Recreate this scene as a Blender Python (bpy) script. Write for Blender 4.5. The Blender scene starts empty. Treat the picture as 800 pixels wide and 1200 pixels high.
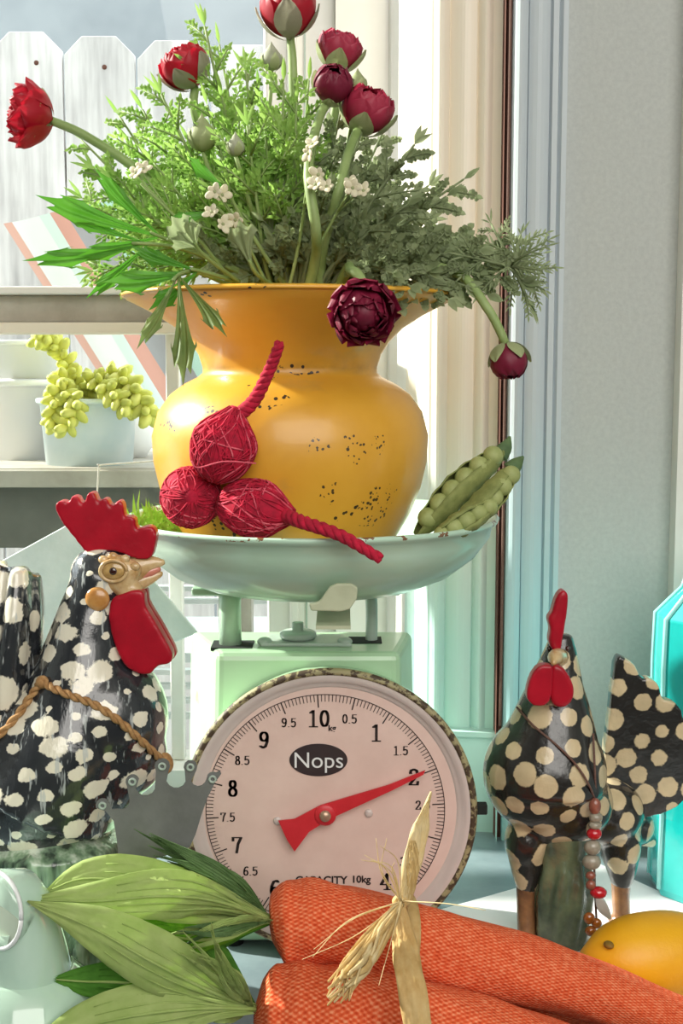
import bpy, bmesh, math, random
import numpy as np
from mathutils import Vector, Matrix
from mathutils.bvhtree import BVHTree
random.seed(7); np.random.seed(7)
S = bpy.context.scene
COL = S.collection
R = math.radians

# ---------------------------------------------------------------- camera, light, exposure
PITCH = R(6.5); F = 1500.0
CAM = Vector((0, -0.92, 0.45))
cam = bpy.data.cameras.new('camera'); cam.lens = 45; cam.sensor_width = 36; cam.clip_start = 0.02
co = bpy.data.objects.new('camera', cam); COL.objects.link(co)
co.location = CAM; co.rotation_euler = (math.pi/2 - PITCH, 0, 0)
S.camera = co
w = bpy.data.worlds.new('sky'); S.world = w; w.use_nodes = True
bg = w.node_tree.nodes['Background']; bg.inputs[0].default_value = (0.90, 0.96, 1.0, 1); bg.inputs[1].default_value = 2.5
sun = bpy.data.lights.new('sun', 'SUN'); sun.energy = 8.0; sun.angle = R(1.5); sun.color = (1, .95, .86)
so = bpy.data.objects.new('sun', sun); COL.objects.link(so)
so.rotation_euler = Vector((.88, -.27, -.50)).to_track_quat('-Z', 'Y').to_euler()
ar = bpy.data.lights.new('room_fill', 'AREA'); ar.energy = 40; ar.shape = 'RECTANGLE'; ar.size = 2.2; ar.size_y = 1.6; ar.color = (1, .96, .9)  # unseen soft fill, added behind the camera to brighten the fronts
ao = bpy.data.objects.new('room_fill', ar); COL.objects.link(ao)
ao.location = (.5, -2.3, 1.5)
ao.rotation_euler = (Vector((-.05, 0, .3)) - ao.location).to_track_quat('-Z', 'Y').to_euler()
S.view_settings.view_transform = 'Standard'; S.view_settings.look = 'None'
S.view_settings.exposure = 0.4; S.view_settings.gamma = 1; S.view_settings.use_curve_mapping = False

CP, SP = math.cos(PITCH), math.sin(PITCH)
def ray(px, py):
    u = (px-400)/F; v = (600-py)/F
    return Vector((u, CP + v*SP, -SP + v*CP))
def P(px, py, Y):                       # the point at depth Y that the photograph shows at (px, py)
    d = ray(px, py); t = (Y - CAM.y)/d.y
    return CAM + d*t
def PXM(px, py, Y):                     # metres per pixel there
    d = ray(px, py); return (Y-CAM.y)/d.y/F

# ---------------------------------------------------------------- materials
def lin(h):
    h = h.lstrip('#'); c = [int(h[i:i+2], 16)/255 for i in (0, 2, 4)]
    return tuple((x/12.92 if x <= .04045 else ((x+.055)/1.055)**2.4) for x in c) + (1,)
class NT:
    def __init__(s, m): s.t = m.node_tree; s.n = s.t.nodes; s.b = s.n.get('Principled BSDF'); s.out = s.n.get('Material Output')
    def new(s, k, **kw):
        x = s.n.new(k)
        for a, b in kw.items(): setattr(x, a, b)
        return x
    def link(s, a, b): s.t.links.new(a, b)
    def math(s, op, a, b=None, clamp=False):
        x = s.new('ShaderNodeMath', operation=op, use_clamp=clamp)
        for i, v in enumerate((a, b)):
            if v is None: continue
            if isinstance(v, (int, float)): x.inputs[i].default_value = v
            else: s.link(v, x.inputs[i])
        return x.outputs[0]
    def coord(s, kind='Object'): return s.new('ShaderNodeTexCoord').outputs[kind]
    def noise(s, scale, detail=4, vec=None, rough=.6):
        x = s.new('ShaderNodeTexNoise'); x.inputs['Scale'].default_value = scale; x.inputs['Detail'].default_value = detail
        x.inputs['Roughness'].default_value = rough
        s.link(vec if vec is not None else s.coord(), x.inputs['Vector']); return x.outputs['Fac']
    def ramp(s, fac, stops, interp='LINEAR'):
        x = s.new('ShaderNodeValToRGB'); e = x.color_ramp.elements; x.color_ramp.interpolation = interp
        while len(e) < len(stops): e.new(.5)
        for i, (p, c) in enumerate(stops): e[i].position = p; e[i].color = c
        s.link(fac, x.inputs[0]); return x.outputs[0]
    def mix(s, fac, a, b, mode='MIX'):
        x = s.new('ShaderNodeMix', data_type='RGBA', blend_type=mode)
        for i, v in ((0, fac), (6, a), (7, b)):
            if isinstance(v, (int, float)): x.inputs[i].default_value = v
            elif isinstance(v, tuple): x.inputs[i].default_value = v
            else: s.link(v, x.inputs[i])
        return x.outputs[2]
    def bump(s, h, strength=.3, dist=.002):
        x = s.new('ShaderNodeBump'); x.inputs['Strength'].default_value = strength; x.inputs['Distance'].default_value = dist
        s.link(h, x.inputs['Height']); s.link(x.outputs[0], s.b.inputs['Normal'])
def mapscale(n, vec, sc):
    x = n.new('ShaderNodeMapping'); x.inputs['Scale'].default_value = sc; n.link(vec, x.inputs['Vector']); return x.outputs[0]
MATS = {}
def mat(name, c1, c2=None, scale=20, rough=.6, metal=0, spec=.5, bump=None, trans=0, coat=0, sss=0):
    if name in MATS: return MATS[name]
    m = bpy.data.materials.new(name); m.use_nodes = True; n = NT(m); b = n.b
    b.inputs['Roughness'].default_value = rough; b.inputs['Metallic'].default_value = metal
    b.inputs['Specular IOR Level'].default_value = spec
    b.inputs['Coat Weight'].default_value = coat; b.inputs['Coat Roughness'].default_value = .05
    c1 = lin(c1); c2 = lin(c2) if c2 else tuple(x*.82 for x in c1[:3]) + (1,)
    col = n.ramp(n.noise(scale), [(.32, c2), (.68, c1)])
    n.link(col, b.inputs['Base Color'])
    if bump: n.bump(n.noise(bump[0], 6), bump[1], bump[2] if len(bump) > 2 else .002)
    if trans:
        tr = n.new('ShaderNodeBsdfTranslucent'); n.link(col, tr.inputs[0])
        mx = n.new('ShaderNodeMixShader'); mx.inputs[0].default_value = trans
        n.link(b.outputs[0], mx.inputs[1]); n.link(tr.outputs[0], mx.inputs[2]); n.link(mx.outputs[0], n.out.inputs[0])
    MATS[name] = m; return m
def custom(name, fn, rough=.5, coat=0, spec=.5):
    m = bpy.data.materials.new(name); m.use_nodes = True; n = NT(m)
    n.b.inputs['Roughness'].default_value = rough; n.b.inputs['Coat Weight'].default_value = coat
    n.b.inputs['Coat Roughness'].default_value = .12; n.b.inputs['Specular IOR Level'].default_value = spec
    fn(n); MATS[name] = m; return m

# plain ones
mat('white_paint', '#f2f0ea', '#e9e6de', 8, .45)
mat('grey_wall', '#bfc3bf', '#b5b9b6', 220, .8, bump=(300, .12))
mat('ceiling_white', '#e9e7e2', None, 4, .8)
mat('wood_floor', '#8a6f52', '#6f573e', 6, .5)
mat('outer_grey', '#8b9194', '#7e8488', 5, .8)
mat('outer_ground', '#cfcac0', '#bdb7ab', 6, .9)
mat('ledge_wood', '#b9b4a8', '#a39d90', 30, .7, bump=(80, .3))
mat('dark_siding', '#77786f', '#6a6b63', 30, .8)
mat('black_print', '#2a1f1f', None, 10, .5)
mat('cord_brown', '#5a3a30', '#7a5f54', 900, .8)
mat('dark_gap', '#6a4438', None, 10, .9)
mat('red_glaze', '#b5142a', '#980f22', 40, .34, coat=.2, spec=.3, bump=(60, .25))
mat('pointer_red', '#d2303a', '#c4262f', 60, .4)
mat('badge_black', '#3b3336', None, 30, .35)
mat('badge_white', '#eef1f1', None, 30, .4)
mat('brass_screw', '#c8a890', None, 60, .35, metal=.6)
mat('mint_metal', '#b9d6b9', '#abcaad', 30, .3, coat=.3)
mat('mint_grey_metal', '#b4c4b8', '#a5b5aa', 40, .35, coat=.2)
mat('cream_tab', '#c3c9ab', '#b6bc9d', 60, .4)
mat('dark_slot', '#1e2421', None, 10, .9)
mat('beak', '#d8c093', '#b98f57', 120, .25, coat=.6)
mat('beak_in', '#d98a76', None, 60, .3, coat=.5)
mat('earlobe', '#d3a05d', '#b98043', 90, .25, coat=.6)
mat('eye_tan', '#c7a469', '#9c7a45', 200, .2, coat=.7)
mat('eye_dark', '#3a1f1a', None, 10, .1, coat=1)
mat('twine', '#b99262', '#93683c', 300, .9)
mat('zinc', '#747674', '#656765', 60, .5, metal=.0, bump=(200, .1))
mat('leg_tan', '#a5764c', '#6b4a33', 60, .3, coat=.6)
mat('sage_glaze', '#6c7a5c', '#414d40', 40, .2, coat=.7, bump=(45, .5, .004))
mat('beet_yarn', '#c8143a', '#96102c', 160, .9)
mat('beet_fray', '#e06a78', '#d4475f', 160, .9)
mat('pod_green', '#949c5c', '#757f45', 90, .75, bump=(300, .3))
mat('pod_tip', '#5f7a4c', '#4c6440', 90, .75)
mat('pea_green', '#a9b274', '#919c5c', 120, .6)
mat('moss', '#9cc646', '#7da637', 60, .8, trans=.3)
mat('lemon', '#f2b619', '#eaa90f', 30, .42, bump=(260, .25, .0012))
mat('lemon_tip', '#8a6a20', None, 60, .6)
mat('raffia', '#e3c88c', '#cfa968', 90, .7, trans=.25)
mat('raffia_pale', '#f0deb0', '#e2c98f', 90, .7, trans=.25)
mat('carrot_leaf', '#c4d68a', '#b0c873', 60, .8, trans=.4, bump=(400, .3, .0006))
mat('carrot_leaf_dark', '#5d9a30', '#478021', 60, .8, trans=.25, bump=(400, .3, .0006))
mat('carrot_leaf_bright', '#7cb52b', '#5d9a1c', 260, .8, trans=.25, bump=(300, .6, .001))
mat('carrot_blade', '#6e8f58', '#4d6f38', 60, .7, trans=.2)
mat('leaf_bright', '#62a234', '#478a20', 30, .5, trans=.35)
mat('leaf_fresh', '#b0d070', '#8db956', 40, .55, trans=.5)
mat('leaf_grey', '#aab68a', '#8b9a6f', 40, .6, trans=.45)
mat('leaf_grey_deep', '#7d9450', '#5f7a3c', 40, .55, trans=.35)
mat('stem_green', '#a3b878', '#86a05a', 40, .5, trans=.15)
mat('petal_red', '#c8182e', '#a80f28', 60, .5, trans=.3)
mat('petal_wine', '#8e1c3c', '#6d1230', 60, .5, trans=.2)
mat('petal_pink', '#c33a55', '#a52a48', 60, .5, trans=.25)
mat('sepal_green', '#b9c08f', '#98a673', 60, .55, trans=.25)
mat('sepal_dusky', '#a8a58b', '#8b8a75', 60, .55, trans=.2)
mat('bud_grey', '#a9ab93', '#8f957a', 80, .6)
mat('white_blossom', '#f1ead2', '#ddd6b4', 80, .6, trans=.2)
mat('bucket_white', '#fafafa', '#eff2f4', 14, .4)
mat('bucket_zinc', '#e6f1f3', '#cfe2e8', 24, .4)
mat('sedum', '#ebe87e', '#d3da62', 60, .55, trans=.15)
mat('turquoise', '#1fb3ae', '#159c99', 14, .15, coat=.6)
mat('turquoise_pale', '#9fe0dc', '#7fd3cf', 14, .15, coat=.8)
mat('bead_red', '#c41626', None, 60, .15, coat=.8)
mat('bead_stone', '#a7a08e', '#8a8374', 200, .3, coat=.5)
mat('bead_rose', '#a0604e', '#7f4638', 200, .3, coat=.5)
mat('bead_amber', '#b06a2a', '#8d4b1a', 100, .15, coat=.8)
mat('silver', '#e3e4e6', None, 60, .25, metal=.5)
mat('tile_white', '#e6efee', '#d2dfdd', 30, .35, bump=(90, .2))
mat('string_white', '#eae6da', None, 300, .8)
mat('paper_white', '#f6f4f5', '#f0edf0', 10, .6)
mat('jug_mint', '#c5dfcc', '#b3d3c0', 12, .08, coat=1)
mat('jug_inside', '#a4b09f', None, 12, .25, coat=.5)
mat('bench_white', '#eef3f2', '#dfe8e6', 10, .5)

def glass():
    m = bpy.data.materials.new('window_glass'); m.use_nodes = True; n = NT(m)
    t = n.new('ShaderNodeBsdfTransparent'); t.inputs[0].default_value = (.96, .98, .97, 1)
    g = n.new('ShaderNodeBsdfGlossy'); g.inputs['Roughness'].default_value = .02
    mx = n.new('ShaderNodeMixShader'); mx.inputs[0].default_value = .015
    n.link(t.outputs[0], mx.inputs[1]); n.link(g.outputs[0], mx.inputs[2]); n.link(mx.outputs[0], n.out.inputs[0])
    MATS['window_glass'] = m
glass()
def _trim(n):                            # cream trim; the aqua cast of light low down is put into the colour
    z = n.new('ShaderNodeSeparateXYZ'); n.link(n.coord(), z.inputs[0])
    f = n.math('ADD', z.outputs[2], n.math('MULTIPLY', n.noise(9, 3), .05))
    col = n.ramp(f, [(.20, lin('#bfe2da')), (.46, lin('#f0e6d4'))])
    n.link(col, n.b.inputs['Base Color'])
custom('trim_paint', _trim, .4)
def _trim2(n):  # grey trim, its lower colour tinted to imitate the same aqua light cast
    z = n.new('ShaderNodeSeparateXYZ'); n.link(n.coord(), z.inputs[0])
    f = n.math('ADD', z.outputs[2], n.math('MULTIPLY', n.noise(9, 3), .05))
    col = n.ramp(f, [(.20, lin('#a9d0d4')), (.44, lin('#bfc8cd'))])
    n.link(col, n.b.inputs['Base Color'])
custom('trim_grey', _trim2, .5)
def _fence(n):
    g = n.noise(30, 6, mapscale(n, n.coord(), (1.6, 1, .12)))
    g2 = n.noise(5, 3, mapscale(n, n.coord(), (1.5, 1, .7)))
    c = n.ramp(n.math('ADD', n.math('MULTIPLY', g, .5), n.math('MULTIPLY', g2, .5)), [(.36, lin('#b3b0b0')), (.5, lin('#d6d3d2')), (.62, lin('#f0eeec'))])
    n.link(c, n.b.inputs['Base Color']); n.bump(g, .3)
custom('fence_wood', _fence, .85)
def _slate(n):
    n.link(n.ramp(n.noise(14, 8), [(.3, lin('#71838a')), (.7, lin('#93a4aa'))]), n.b.inputs['Base Color'])
    n.bump(n.noise(40, 8), .15)
custom('slate', _slate, .32)
VCX = P(340, 450, .06).x
def _vase(n):
    o = n.coord()
    base = n.ramp(n.noise(7, 5), [(.3, lin('#cf9327')), (.5, lin('#dfa535')), (.72, lin('#e9b340'))])
    stain = n.ramp(n.noise(13, 6, mapscale(n, o, (1, 1, 1.4))), [(.58, (0, 0, 0, 1)), (.74, (1, 1, 1, 1))])
    c = n.mix(n.math('MULTIPLY', stain, .45), base, lin('#9a8a5c'))
    v = n.new('ShaderNodeTexVoronoi'); v.inputs['Scale'].default_value = 230; n.link(o, v.inputs['Vector'])
    dots = n.math('LESS_THAN', v.outputs['Distance'], .33)
    msk = n.math('GREATER_THAN', n.noise(16, 2, mapscale(n, o, (1, 1, 2.2))), .64)
    sz = n.new('ShaderNodeSeparateXYZ'); n.link(o, sz.inputs[0])
    band = n.math('SUBTRACT', 1.0, n.math('MULTIPLY', n.math('ABSOLUTE', n.math('SUBTRACT', sz.outputs[2], .4485)), 160), True)
    c = n.mix(n.math('MULTIPLY', band, n.ramp(n.noise(22, 5), [(.42, (0, 0, 0, 1)), (.62, (.6, .6, .6, 1))])), c, lin('#7d6230'))
    w2 = None
    for pc, rad_ in (((VCX+.026, -.043, .394), .012), ((VCX+.05, -.034, .394), .013), ((VCX+.066, -.024, .398), .012), ((VCX+.064, -.012, .352), .018), ((VCX+.03, -.034, .362), .010), ((VCX-.01, -.01, .445), .010)):
        vd = n.new('ShaderNodeVectorMath', operation='DISTANCE'); n.link(o, vd.inputs[0]); vd.inputs[1].default_value = pc
        q = n.math('LESS_THAN', n.math('ADD', vd.outputs['Value'], n.math('MULTIPLY', n.noise(90, 4), .03)), rad_+.012)
        w2 = q if w2 is None else n.math('MAXIMUM', w2, q)
    v2 = n.new('ShaderNodeTexVoronoi'); v2.inputs['Scale'].default_value = 300; n.link(o, v2.inputs['Vector'])
    c = n.mix(n.math('MULTIPLY', n.math('LESS_THAN', n.math('ADD', v2.outputs['Distance'], n.math('MULTIPLY', n.math('SUBTRACT', n.noise(140, 3), .5), 1.1)), .30), w2), c, lin('#4a3a22'))
    c = n.mix(n.math('MULTIPLY', dots, msk), c, lin('#3a2f22'))
    n.link(c, n.b.inputs['Base Color']); n.bump(n.noise(120, 5), .08)
custom('vase_yellow', _vase, .38, .25)
def _pan(n):
    z = n.new('ShaderNodeSeparateXYZ'); n.link(n.coord(), z.inputs[0])
    near = n.math('GREATER_THAN', z.outputs[2], .3335)
    ch = n.math('GREATER_THAN', n.noise(70, 4), .585)
    c = n.mix(n.math('MULTIPLY', near, ch), n.ramp(n.noise(5), [(.3, lin('#b4d6be')), (.7, lin('#c4e0cb'))]), lin('#7d5a3c'))
    n.link(c, n.b.inputs['Base Color'])
custom('pan_mint', _pan, .28, .4)
def _dial(n):
    n.link(n.ramp(n.noise(30, 4), [(.3, lin('#dcbfb4')), (.7, lin('#e6cbc0'))]), n.b.inputs['Base Color'])
custom('dial_face', _dial, .5)
def _rim(n):
    n.link(n.ramp(n.noise(25, 4), [(.3, lin('#cdc0ba')), (.7, lin('#d9cdc7'))]), n.b.inputs['Base Color'])
custom('dial_ring', _rim, .35, .3)
def _edge(n):
    n.link(n.ramp(n.noise(160, 5), [(.47, lin('#4a3a2a')), (.55, lin('#a39a72'))]), n.b.inputs['Base Color'])
custom('chipped_edge', _edge, .6)
def _scalebody(n):
    c = n.ramp(n.noise(9, 4), [(.3, lin('#a9cfa6')), (.7, lin('#bddcba'))])
    ch = n.math('GREATER_THAN', n.noise(38, 5), .69)
    n.link(n.mix(ch, c, lin('#a9b58a')), n.b.inputs['Base Color'])
custom('scale_green', _scalebody, .3, .4)
def _speckle(dark, light, edge, na, ns):
    def f(n):
        a = n.new('ShaderNodeAttribute', attribute_name='spot')
        d = n.math('ADD', a.outputs['Fac'], n.math('MULTIPLY', n.math('SUBTRACT', n.noise(ns, 4), .5), na))
        c = n.ramp(d, [(edge-.05, lin(light)), (edge, lin(dark))])
        b = n.ramp(n.noise(30, 4), [(.35, (.75, .75, .75, 1)), (.7, (1, 1, 1, 1))])
        n.link(n.mix(1.0, c, b, 'MULTIPLY'), n.b.inputs['Base Color']); n.bump(n.noise(60, 5), .45, .004)
    return f
def _rooster(n):
    a = n.new('ShaderNodeAttribute', attribute_name='spot')
    d = n.math('ADD', a.outputs['Fac'], n.math('MULTIPLY', n.math('SUBTRACT', n.noise(150, 4), .5), .5))
    c = n.ramp(d, [(.38, lin('#e6e0cc')), (.43, lin('#2c2f33'))])
    st = n.noise(60, 3, mapscale(n, n.coord(), (3.4, 1.5, .55)))
    c = n.mix(n.ramp(st, [(.60, (0, 0, 0, 1)), (.66, (.75, .75, .75, 1))]), c, lin('#b9bfbe'))
    n.link(c, n.b.inputs['Base Color']); n.bump(n.math('ADD', n.noise(55, 4), n.math('MULTIPLY', st, .6)), .3, .003)
custom('rooster_glaze', _rooster, .13, .9)
custom('hen_glaze', _speckle('#2b2927', '#dcc8a0', .5, .2, 260), .22, .6)
def _rbase(n):
    st = n.noise(34, 3, mapscale(n, n.coord(), (2.2, 2.2, .5)))
    n.link(n.ramp(st, [(.36, lin('#2f3d34')), (.5, lin('#7f9a7c')), (.66, lin('#d5e0cf'))]), n.b.inputs['Base Color']); n.bump(st, .6, .006)
custom('rooster_base', _rbase, .18, .6)
def _weave(n):
    uv = n.new('ShaderNodeSeparateXYZ'); n.link(n.coord('UV'), uv.inputs[0])
    wob = n.math('MULTIPLY', n.noise(60, 2), 7)
    a = n.math('SINE', n.math('ADD', n.math('MULTIPLY', uv.outputs[0], 1150), wob))
    b = n.math('SINE', n.math('ADD', n.math('MULTIPLY', uv.outputs[1], 1150), wob))
    h = n.math('MULTIPLY', a, b)
    h2 = n.math('ADD', n.math('MULTIPLY', h, .28), n.math('MULTIPLY', n.noise(300, 4), 1.0))
    col = n.ramp(h2, [(.15, lin('#c4401f')), (.5, lin('#e2623a')), (.85, lin('#f19a72'))])
    n.link(col, n.b.inputs['Base Color']); n.bump(h2, .7, .0010)
custom('carrot_burlap', _weave, .9, 0, .2)
def _stripes(n):
    uv = n.new('ShaderNodeSeparateXYZ'); n.link(n.coord('UV'), uv.inputs[0])
    c = [('#e6b5a5', 0), ('#f3f6f3', .035), ('#e0f0e8', .16), ('#dda595', .21), ('#a8a6a8', .27), ('#bfe4d5', .4), ('#dda595', .5), ('#c2bcba', .57), ('#f1f4f1', .68), ('#b5dedb', .8), ('#dda595', .92)]
    n.link(n.ramp(uv.outputs[0], [(p, lin(h)) for h, p in c], 'CONSTANT'), n.b.inputs['Base Color'])
custom('stripe_cloth', _stripes, .9)

# ---------------------------------------------------------------- object helpers
def newmesh(name, V, Fc, mt, smooth=True, uv=None):
    me = bpy.data.meshes.new(name)
    me.from_pydata([tuple(v) for v in V], [], [tuple(f) for f in Fc])
    if uv is not None:
        l = me.uv_layers.new(name='UVMap')
        li = np.zeros(len(me.loops), dtype=np.int32); me.loops.foreach_get('vertex_index', li)
        l.data.foreach_set('uv', np.asarray(uv, dtype=np.float32)[li].ravel())
    if mt: me.materials.append(MATS[mt] if isinstance(mt, str) else mt)
    if smooth: me.polygons.foreach_set('use_smooth', [True]*len(me.polygons))
    me.update(); return me
def link(name, me, parent=None):
    o = bpy.data.objects.new(name, me); COL.objects.link(o)
    if parent is not None:
        o.parent = parent; o.matrix_parent_inverse = world_of(parent).inverted()
    return o
def world_of(o):
    if o.parent is None: return o.matrix_basis.copy()
    return world_of(o.parent) @ o.matrix_parent_inverse @ o.matrix_basis
def obj(name, VF, mt, parent=None, smooth=True, uv=None, bevel=0, kind=None):
    o = link(name, newmesh(name, VF[0], VF[1], mt, smooth, uv), parent)
    if bevel:
        b = o.modifiers.new('bevel', 'BEVEL'); b.width = bevel; b.segments = 3; b.limit_method = 'ANGLE'; b.angle_limit = R(35)
    if kind: o['kind'] = kind
    return o
def tag(o, label, cat, group=None):
    o['label'] = label; o['category'] = cat
    if group: o['group'] = group
    return o
def thing(name, loc, label, cat, group=None):
    o = bpy.data.objects.new(name, None); COL.objects.link(o); o.location = loc; o.empty_display_size = .02
    return tag(o, label, cat, group)
def struct(name, VF, mt, **k):
    o = obj(name, VF, mt, **k); o['kind'] = 'structure'; return o

def join(*parts):
    V = []; Fc = []
    for v, f in parts:
        b = len(V); V += [tuple(x) for x in v]; Fc += [tuple(i+b for i in q) for q in f]
    return V, Fc
def box(x0, x1, y0, y1, z0, z1):
    V = [(x, y, z) for z in (z0, z1) for y in (y0, y1) for x in (x0, x1)]
    return V, [(0, 2, 3, 1), (4, 5, 7, 6), (0, 1, 5, 4), (2, 6, 7, 3), (0, 4, 6, 2), (1, 3, 7, 5)]
def lathe(prof, n=64, c=(0, 0, 0), closed=False, caps=True):
    V = []; Fc = []; k = len(prof)
    for r, z in prof:
        for i in range(n):
            a = 2*math.pi*i/n; V.append((c[0]+r*math.cos(a), c[1]+r*math.sin(a), c[2]+z))
    for j in range(k-1 if not closed else k):
        j2 = (j+1) % k
        for i in range(n):
            i2 = (i+1) % n; Fc.append((j*n+i, j*n+i2, j2*n+i2, j2*n+i))
    if not closed and caps:
        if prof[0][0] > 0: Fc.append(tuple(range(n))[::-1])
        if prof[-1][0] > 0: Fc.append(tuple((k-1)*n+i for i in range(n)))
    return V, Fc
def spline(pts, n=24):
    pts = [Vector(p) for p in pts]
    if len(pts) == 2: return [pts[0].lerp(pts[1], i/(n-1)) for i in range(n)]
    q = [pts[0]*2-pts[1]] + pts + [pts[-1]*2-pts[-2]]; out = []
    m = len(pts)-1
    for i in range(n):
        t = i/(n-1)*m; s = min(int(t), m-1); u = t-s
        a, b, c, d = q[s:s+4]
        out.append(.5*((2*b)+(c-a)*u+(2*a-5*b+4*c-d)*u*u+(3*b-a-3*c+d)*u**3))
    return out
def lerpl(vals, n):
    return list(np.interp(np.linspace(0, 1, n), np.linspace(0, 1, len(vals)), vals))
def frames(path):
    T = [(path[min(i+1, len(path)-1)]-path[max(i-1, 0)]).normalized() for i in range(len(path))]
    up = Vector((0, 0, 1)) if abs(T[0].z) < .9 else Vector((0, 1, 0))
    out = []; N = (up - T[0]*up.dot(T[0])).normalized()
    for t in T:
        N = (N - t*N.dot(t)).normalized(); out.append((t, N, t.cross(N)))
    return out
def tube(pts, rad, n=8, m=None, flat=1.0, uvout=None):
    path = spline(pts, m) if m else [Vector(p) for p in pts]
    k = len(path); rad = lerpl(rad if isinstance(rad, (list, tuple)) else [rad, rad], k)
    V = []; Fc = []; fr = frames(path); L = 0
    for i, (p, (t, N, B)) in enumerate(zip(path, fr)):
        if i: L += (p-path[i-1]).length
        for j in range(n):
            a = 2*math.pi*j/n; V.append(p + N*(rad[i]*math.cos(a)) + B*(rad[i]*flat*math.sin(a)))
            if uvout is not None: uvout.append((L, abs(j/n-.5)*2*.17))
    for i in range(k-1):
        for j in range(n):
            j2 = (j+1) % n; Fc.append((i*n+j, i*n+j2, (i+1)*n+j2, (i+1)*n+j))
    Fc.append(tuple(range(n))[::-1]); Fc.append(tuple((k-1)*n+j for j in range(n)))
    return V, Fc
def ell(c, r, nu=16, nv=10, rot=None):
    V = []; Fc = []; c = Vector(c); r = r if isinstance(r, (tuple, list)) else (r, r, r)
    for j in range(1, nv):
        th = math.pi*j/nv
        for i in range(nu):
            a = 2*math.pi*i/nu
            v = Vector((r[0]*math.sin(th)*math.cos(a), r[1]*math.sin(th)*math.sin(a), r[2]*math.cos(th)))
            V.append(c + (rot @ v if rot else v))
    top = Vector((0, 0, r[2])); V.append(c + (rot @ top if rot else top)); V.append(c - (rot @ top if rot else top))
    for j in range(nv-2):
        for i in range(nu):
            i2 = (i+1) % nu; Fc.append((j*nu+i, (j+1)*nu+i, (j+1)*nu+i2, j*nu+i2))
    a = len(V)-2
    for i in range(nu):
        i2 = (i+1) % nu; Fc.append((a, i, i2)); Fc.append((a+1, (nv-2)*nu+i2, (nv-2)*nu+i))
    return V, Fc
def prism(front, off):                    # a flat outline of 3-D points pushed back by a vector
    n = len(front); off = Vector(off); V = [Vector(p) for p in front] + [Vector(p)+off for p in front]
    Fc = [tuple(range(n)), tuple(range(2*n-1, n-1, -1))] + [(i, i+n, (i+1) % n+n, (i+1) % n) for i in range(n)]
    return V, Fc
def closed_spline(pts, m=4):
    k = len(pts); out = []
    for i in range(k):
        a, b, c, d = (Vector(pts[(i+j-1) % k]) for j in range(4))
        for s in range(m):
            u = s/m; out.append(.5*((2*b)+(c-a)*u+(2*a-5*b+4*c-d)*u*u+(3*b-a-3*c+d)*u**3))
    return out
def blob(VF, voxel, sm=4, mt=None, name='blob'):   # one smooth skin over overlapping solids
    me = newmesh(name, VF[0], VF[1], mt); bm = bmesh.new(); bm.from_mesh(me)
    bmesh.ops.recalc_face_normals(bm, faces=bm.faces); bm.to_mesh(me); bm.free()
    o = bpy.data.objects.new('tmp', me); COL.objects.link(o)
    r = o.modifiers.new('r', 'REMESH'); r.mode = 'VOXEL'; r.voxel_size = voxel; r.use_smooth_shade = True
    if sm:
        s = o.modifiers.new('s', 'SMOOTH'); s.iterations = sm; s.factor = .5
    dg = bpy.context.evaluated_depsgraph_get(); res = bpy.data.meshes.new_from_object(o.evaluated_get(dg))
    bpy.data.objects.remove(o); bpy.data.meshes.remove(me)
    if mt: res.materials.clear(); res.materials.append(MATS[mt])
    res.polygons.foreach_set('use_smooth', [True]*len(res.polygons)); res.name = name
    return res
def bvh_of(me):
    return BVHTree.FromPolygons([v.co for v in me.vertices], [p.vertices[:] for p in me.polygons])
def on(bvh, px, py, lift=0.0, Yd=0):
    h = bvh.ray_cast(CAM, ray(px, py).normalized())
    if h[0] is None: return P(px, py, Yd)
    return h[0] + h[1]*lift
def spots(me, spacing, aniso=None, seed=1, jitter=.12):
    n = len(me.vertices); co_ = np.zeros(n*3); me.vertices.foreach_get('co', co_); co_ = co_.reshape(-1, 3)
    rs = np.random.RandomState(seed); sc = np.ones(3) if aniso is None else 1/np.array(aniso)
    q = co_*sc; order = rs.permutation(n); chosen = []; alive = np.ones(n, bool)
    for i in order:
        if alive[i]:
            chosen.append(i); alive &= np.sum((q-q[i])**2, 1) > spacing**2
    d = np.full(n, 9.0)
    for i in chosen:
        dd = np.sqrt(np.sum((q-q[i])**2, 1))/(spacing*(1+rs.uniform(-jitter, jitter)*2)); d = np.minimum(d, dd)
    a = me.attributes.new('spot', 'FLOAT', 'POINT'); a.data.foreach_set('value', d.astype(np.float32))
def basis(direction, up=(0, 0, 1)):       # x along direction, z towards up
    x = Vector(direction).normalized(); z = Vector(up); z = (z-x*z.dot(x))
    z = z.normalized() if z.length > 1e-5 else Vector((0, 1, 0)); y = z.cross(x)
    return Matrix((x, y, z)).transposed()
def xf(VF, o, M3, s=1.0):
    o = Vector(o); return [o + M3 @ (Vector(v)*s) for v in VF[0]], VF[1]
def copy_of(src, parent, loc, rot=None, scale=None, name=None):
    c = bpy.data.objects.new(name or src.name.split('.')[0], src.data); COL.objects.link(c)
    c.parent = parent; c.matrix_parent_inverse = world_of(parent).inverted()
    m = Matrix.Translation(loc)
    if rot is not None: m = m @ rot.to_4x4()
    if scale is not None: m = m @ Matrix.Diagonal(Vector(tuple(scale)+(1,)))
    c.matrix_basis = m; return c

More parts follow.
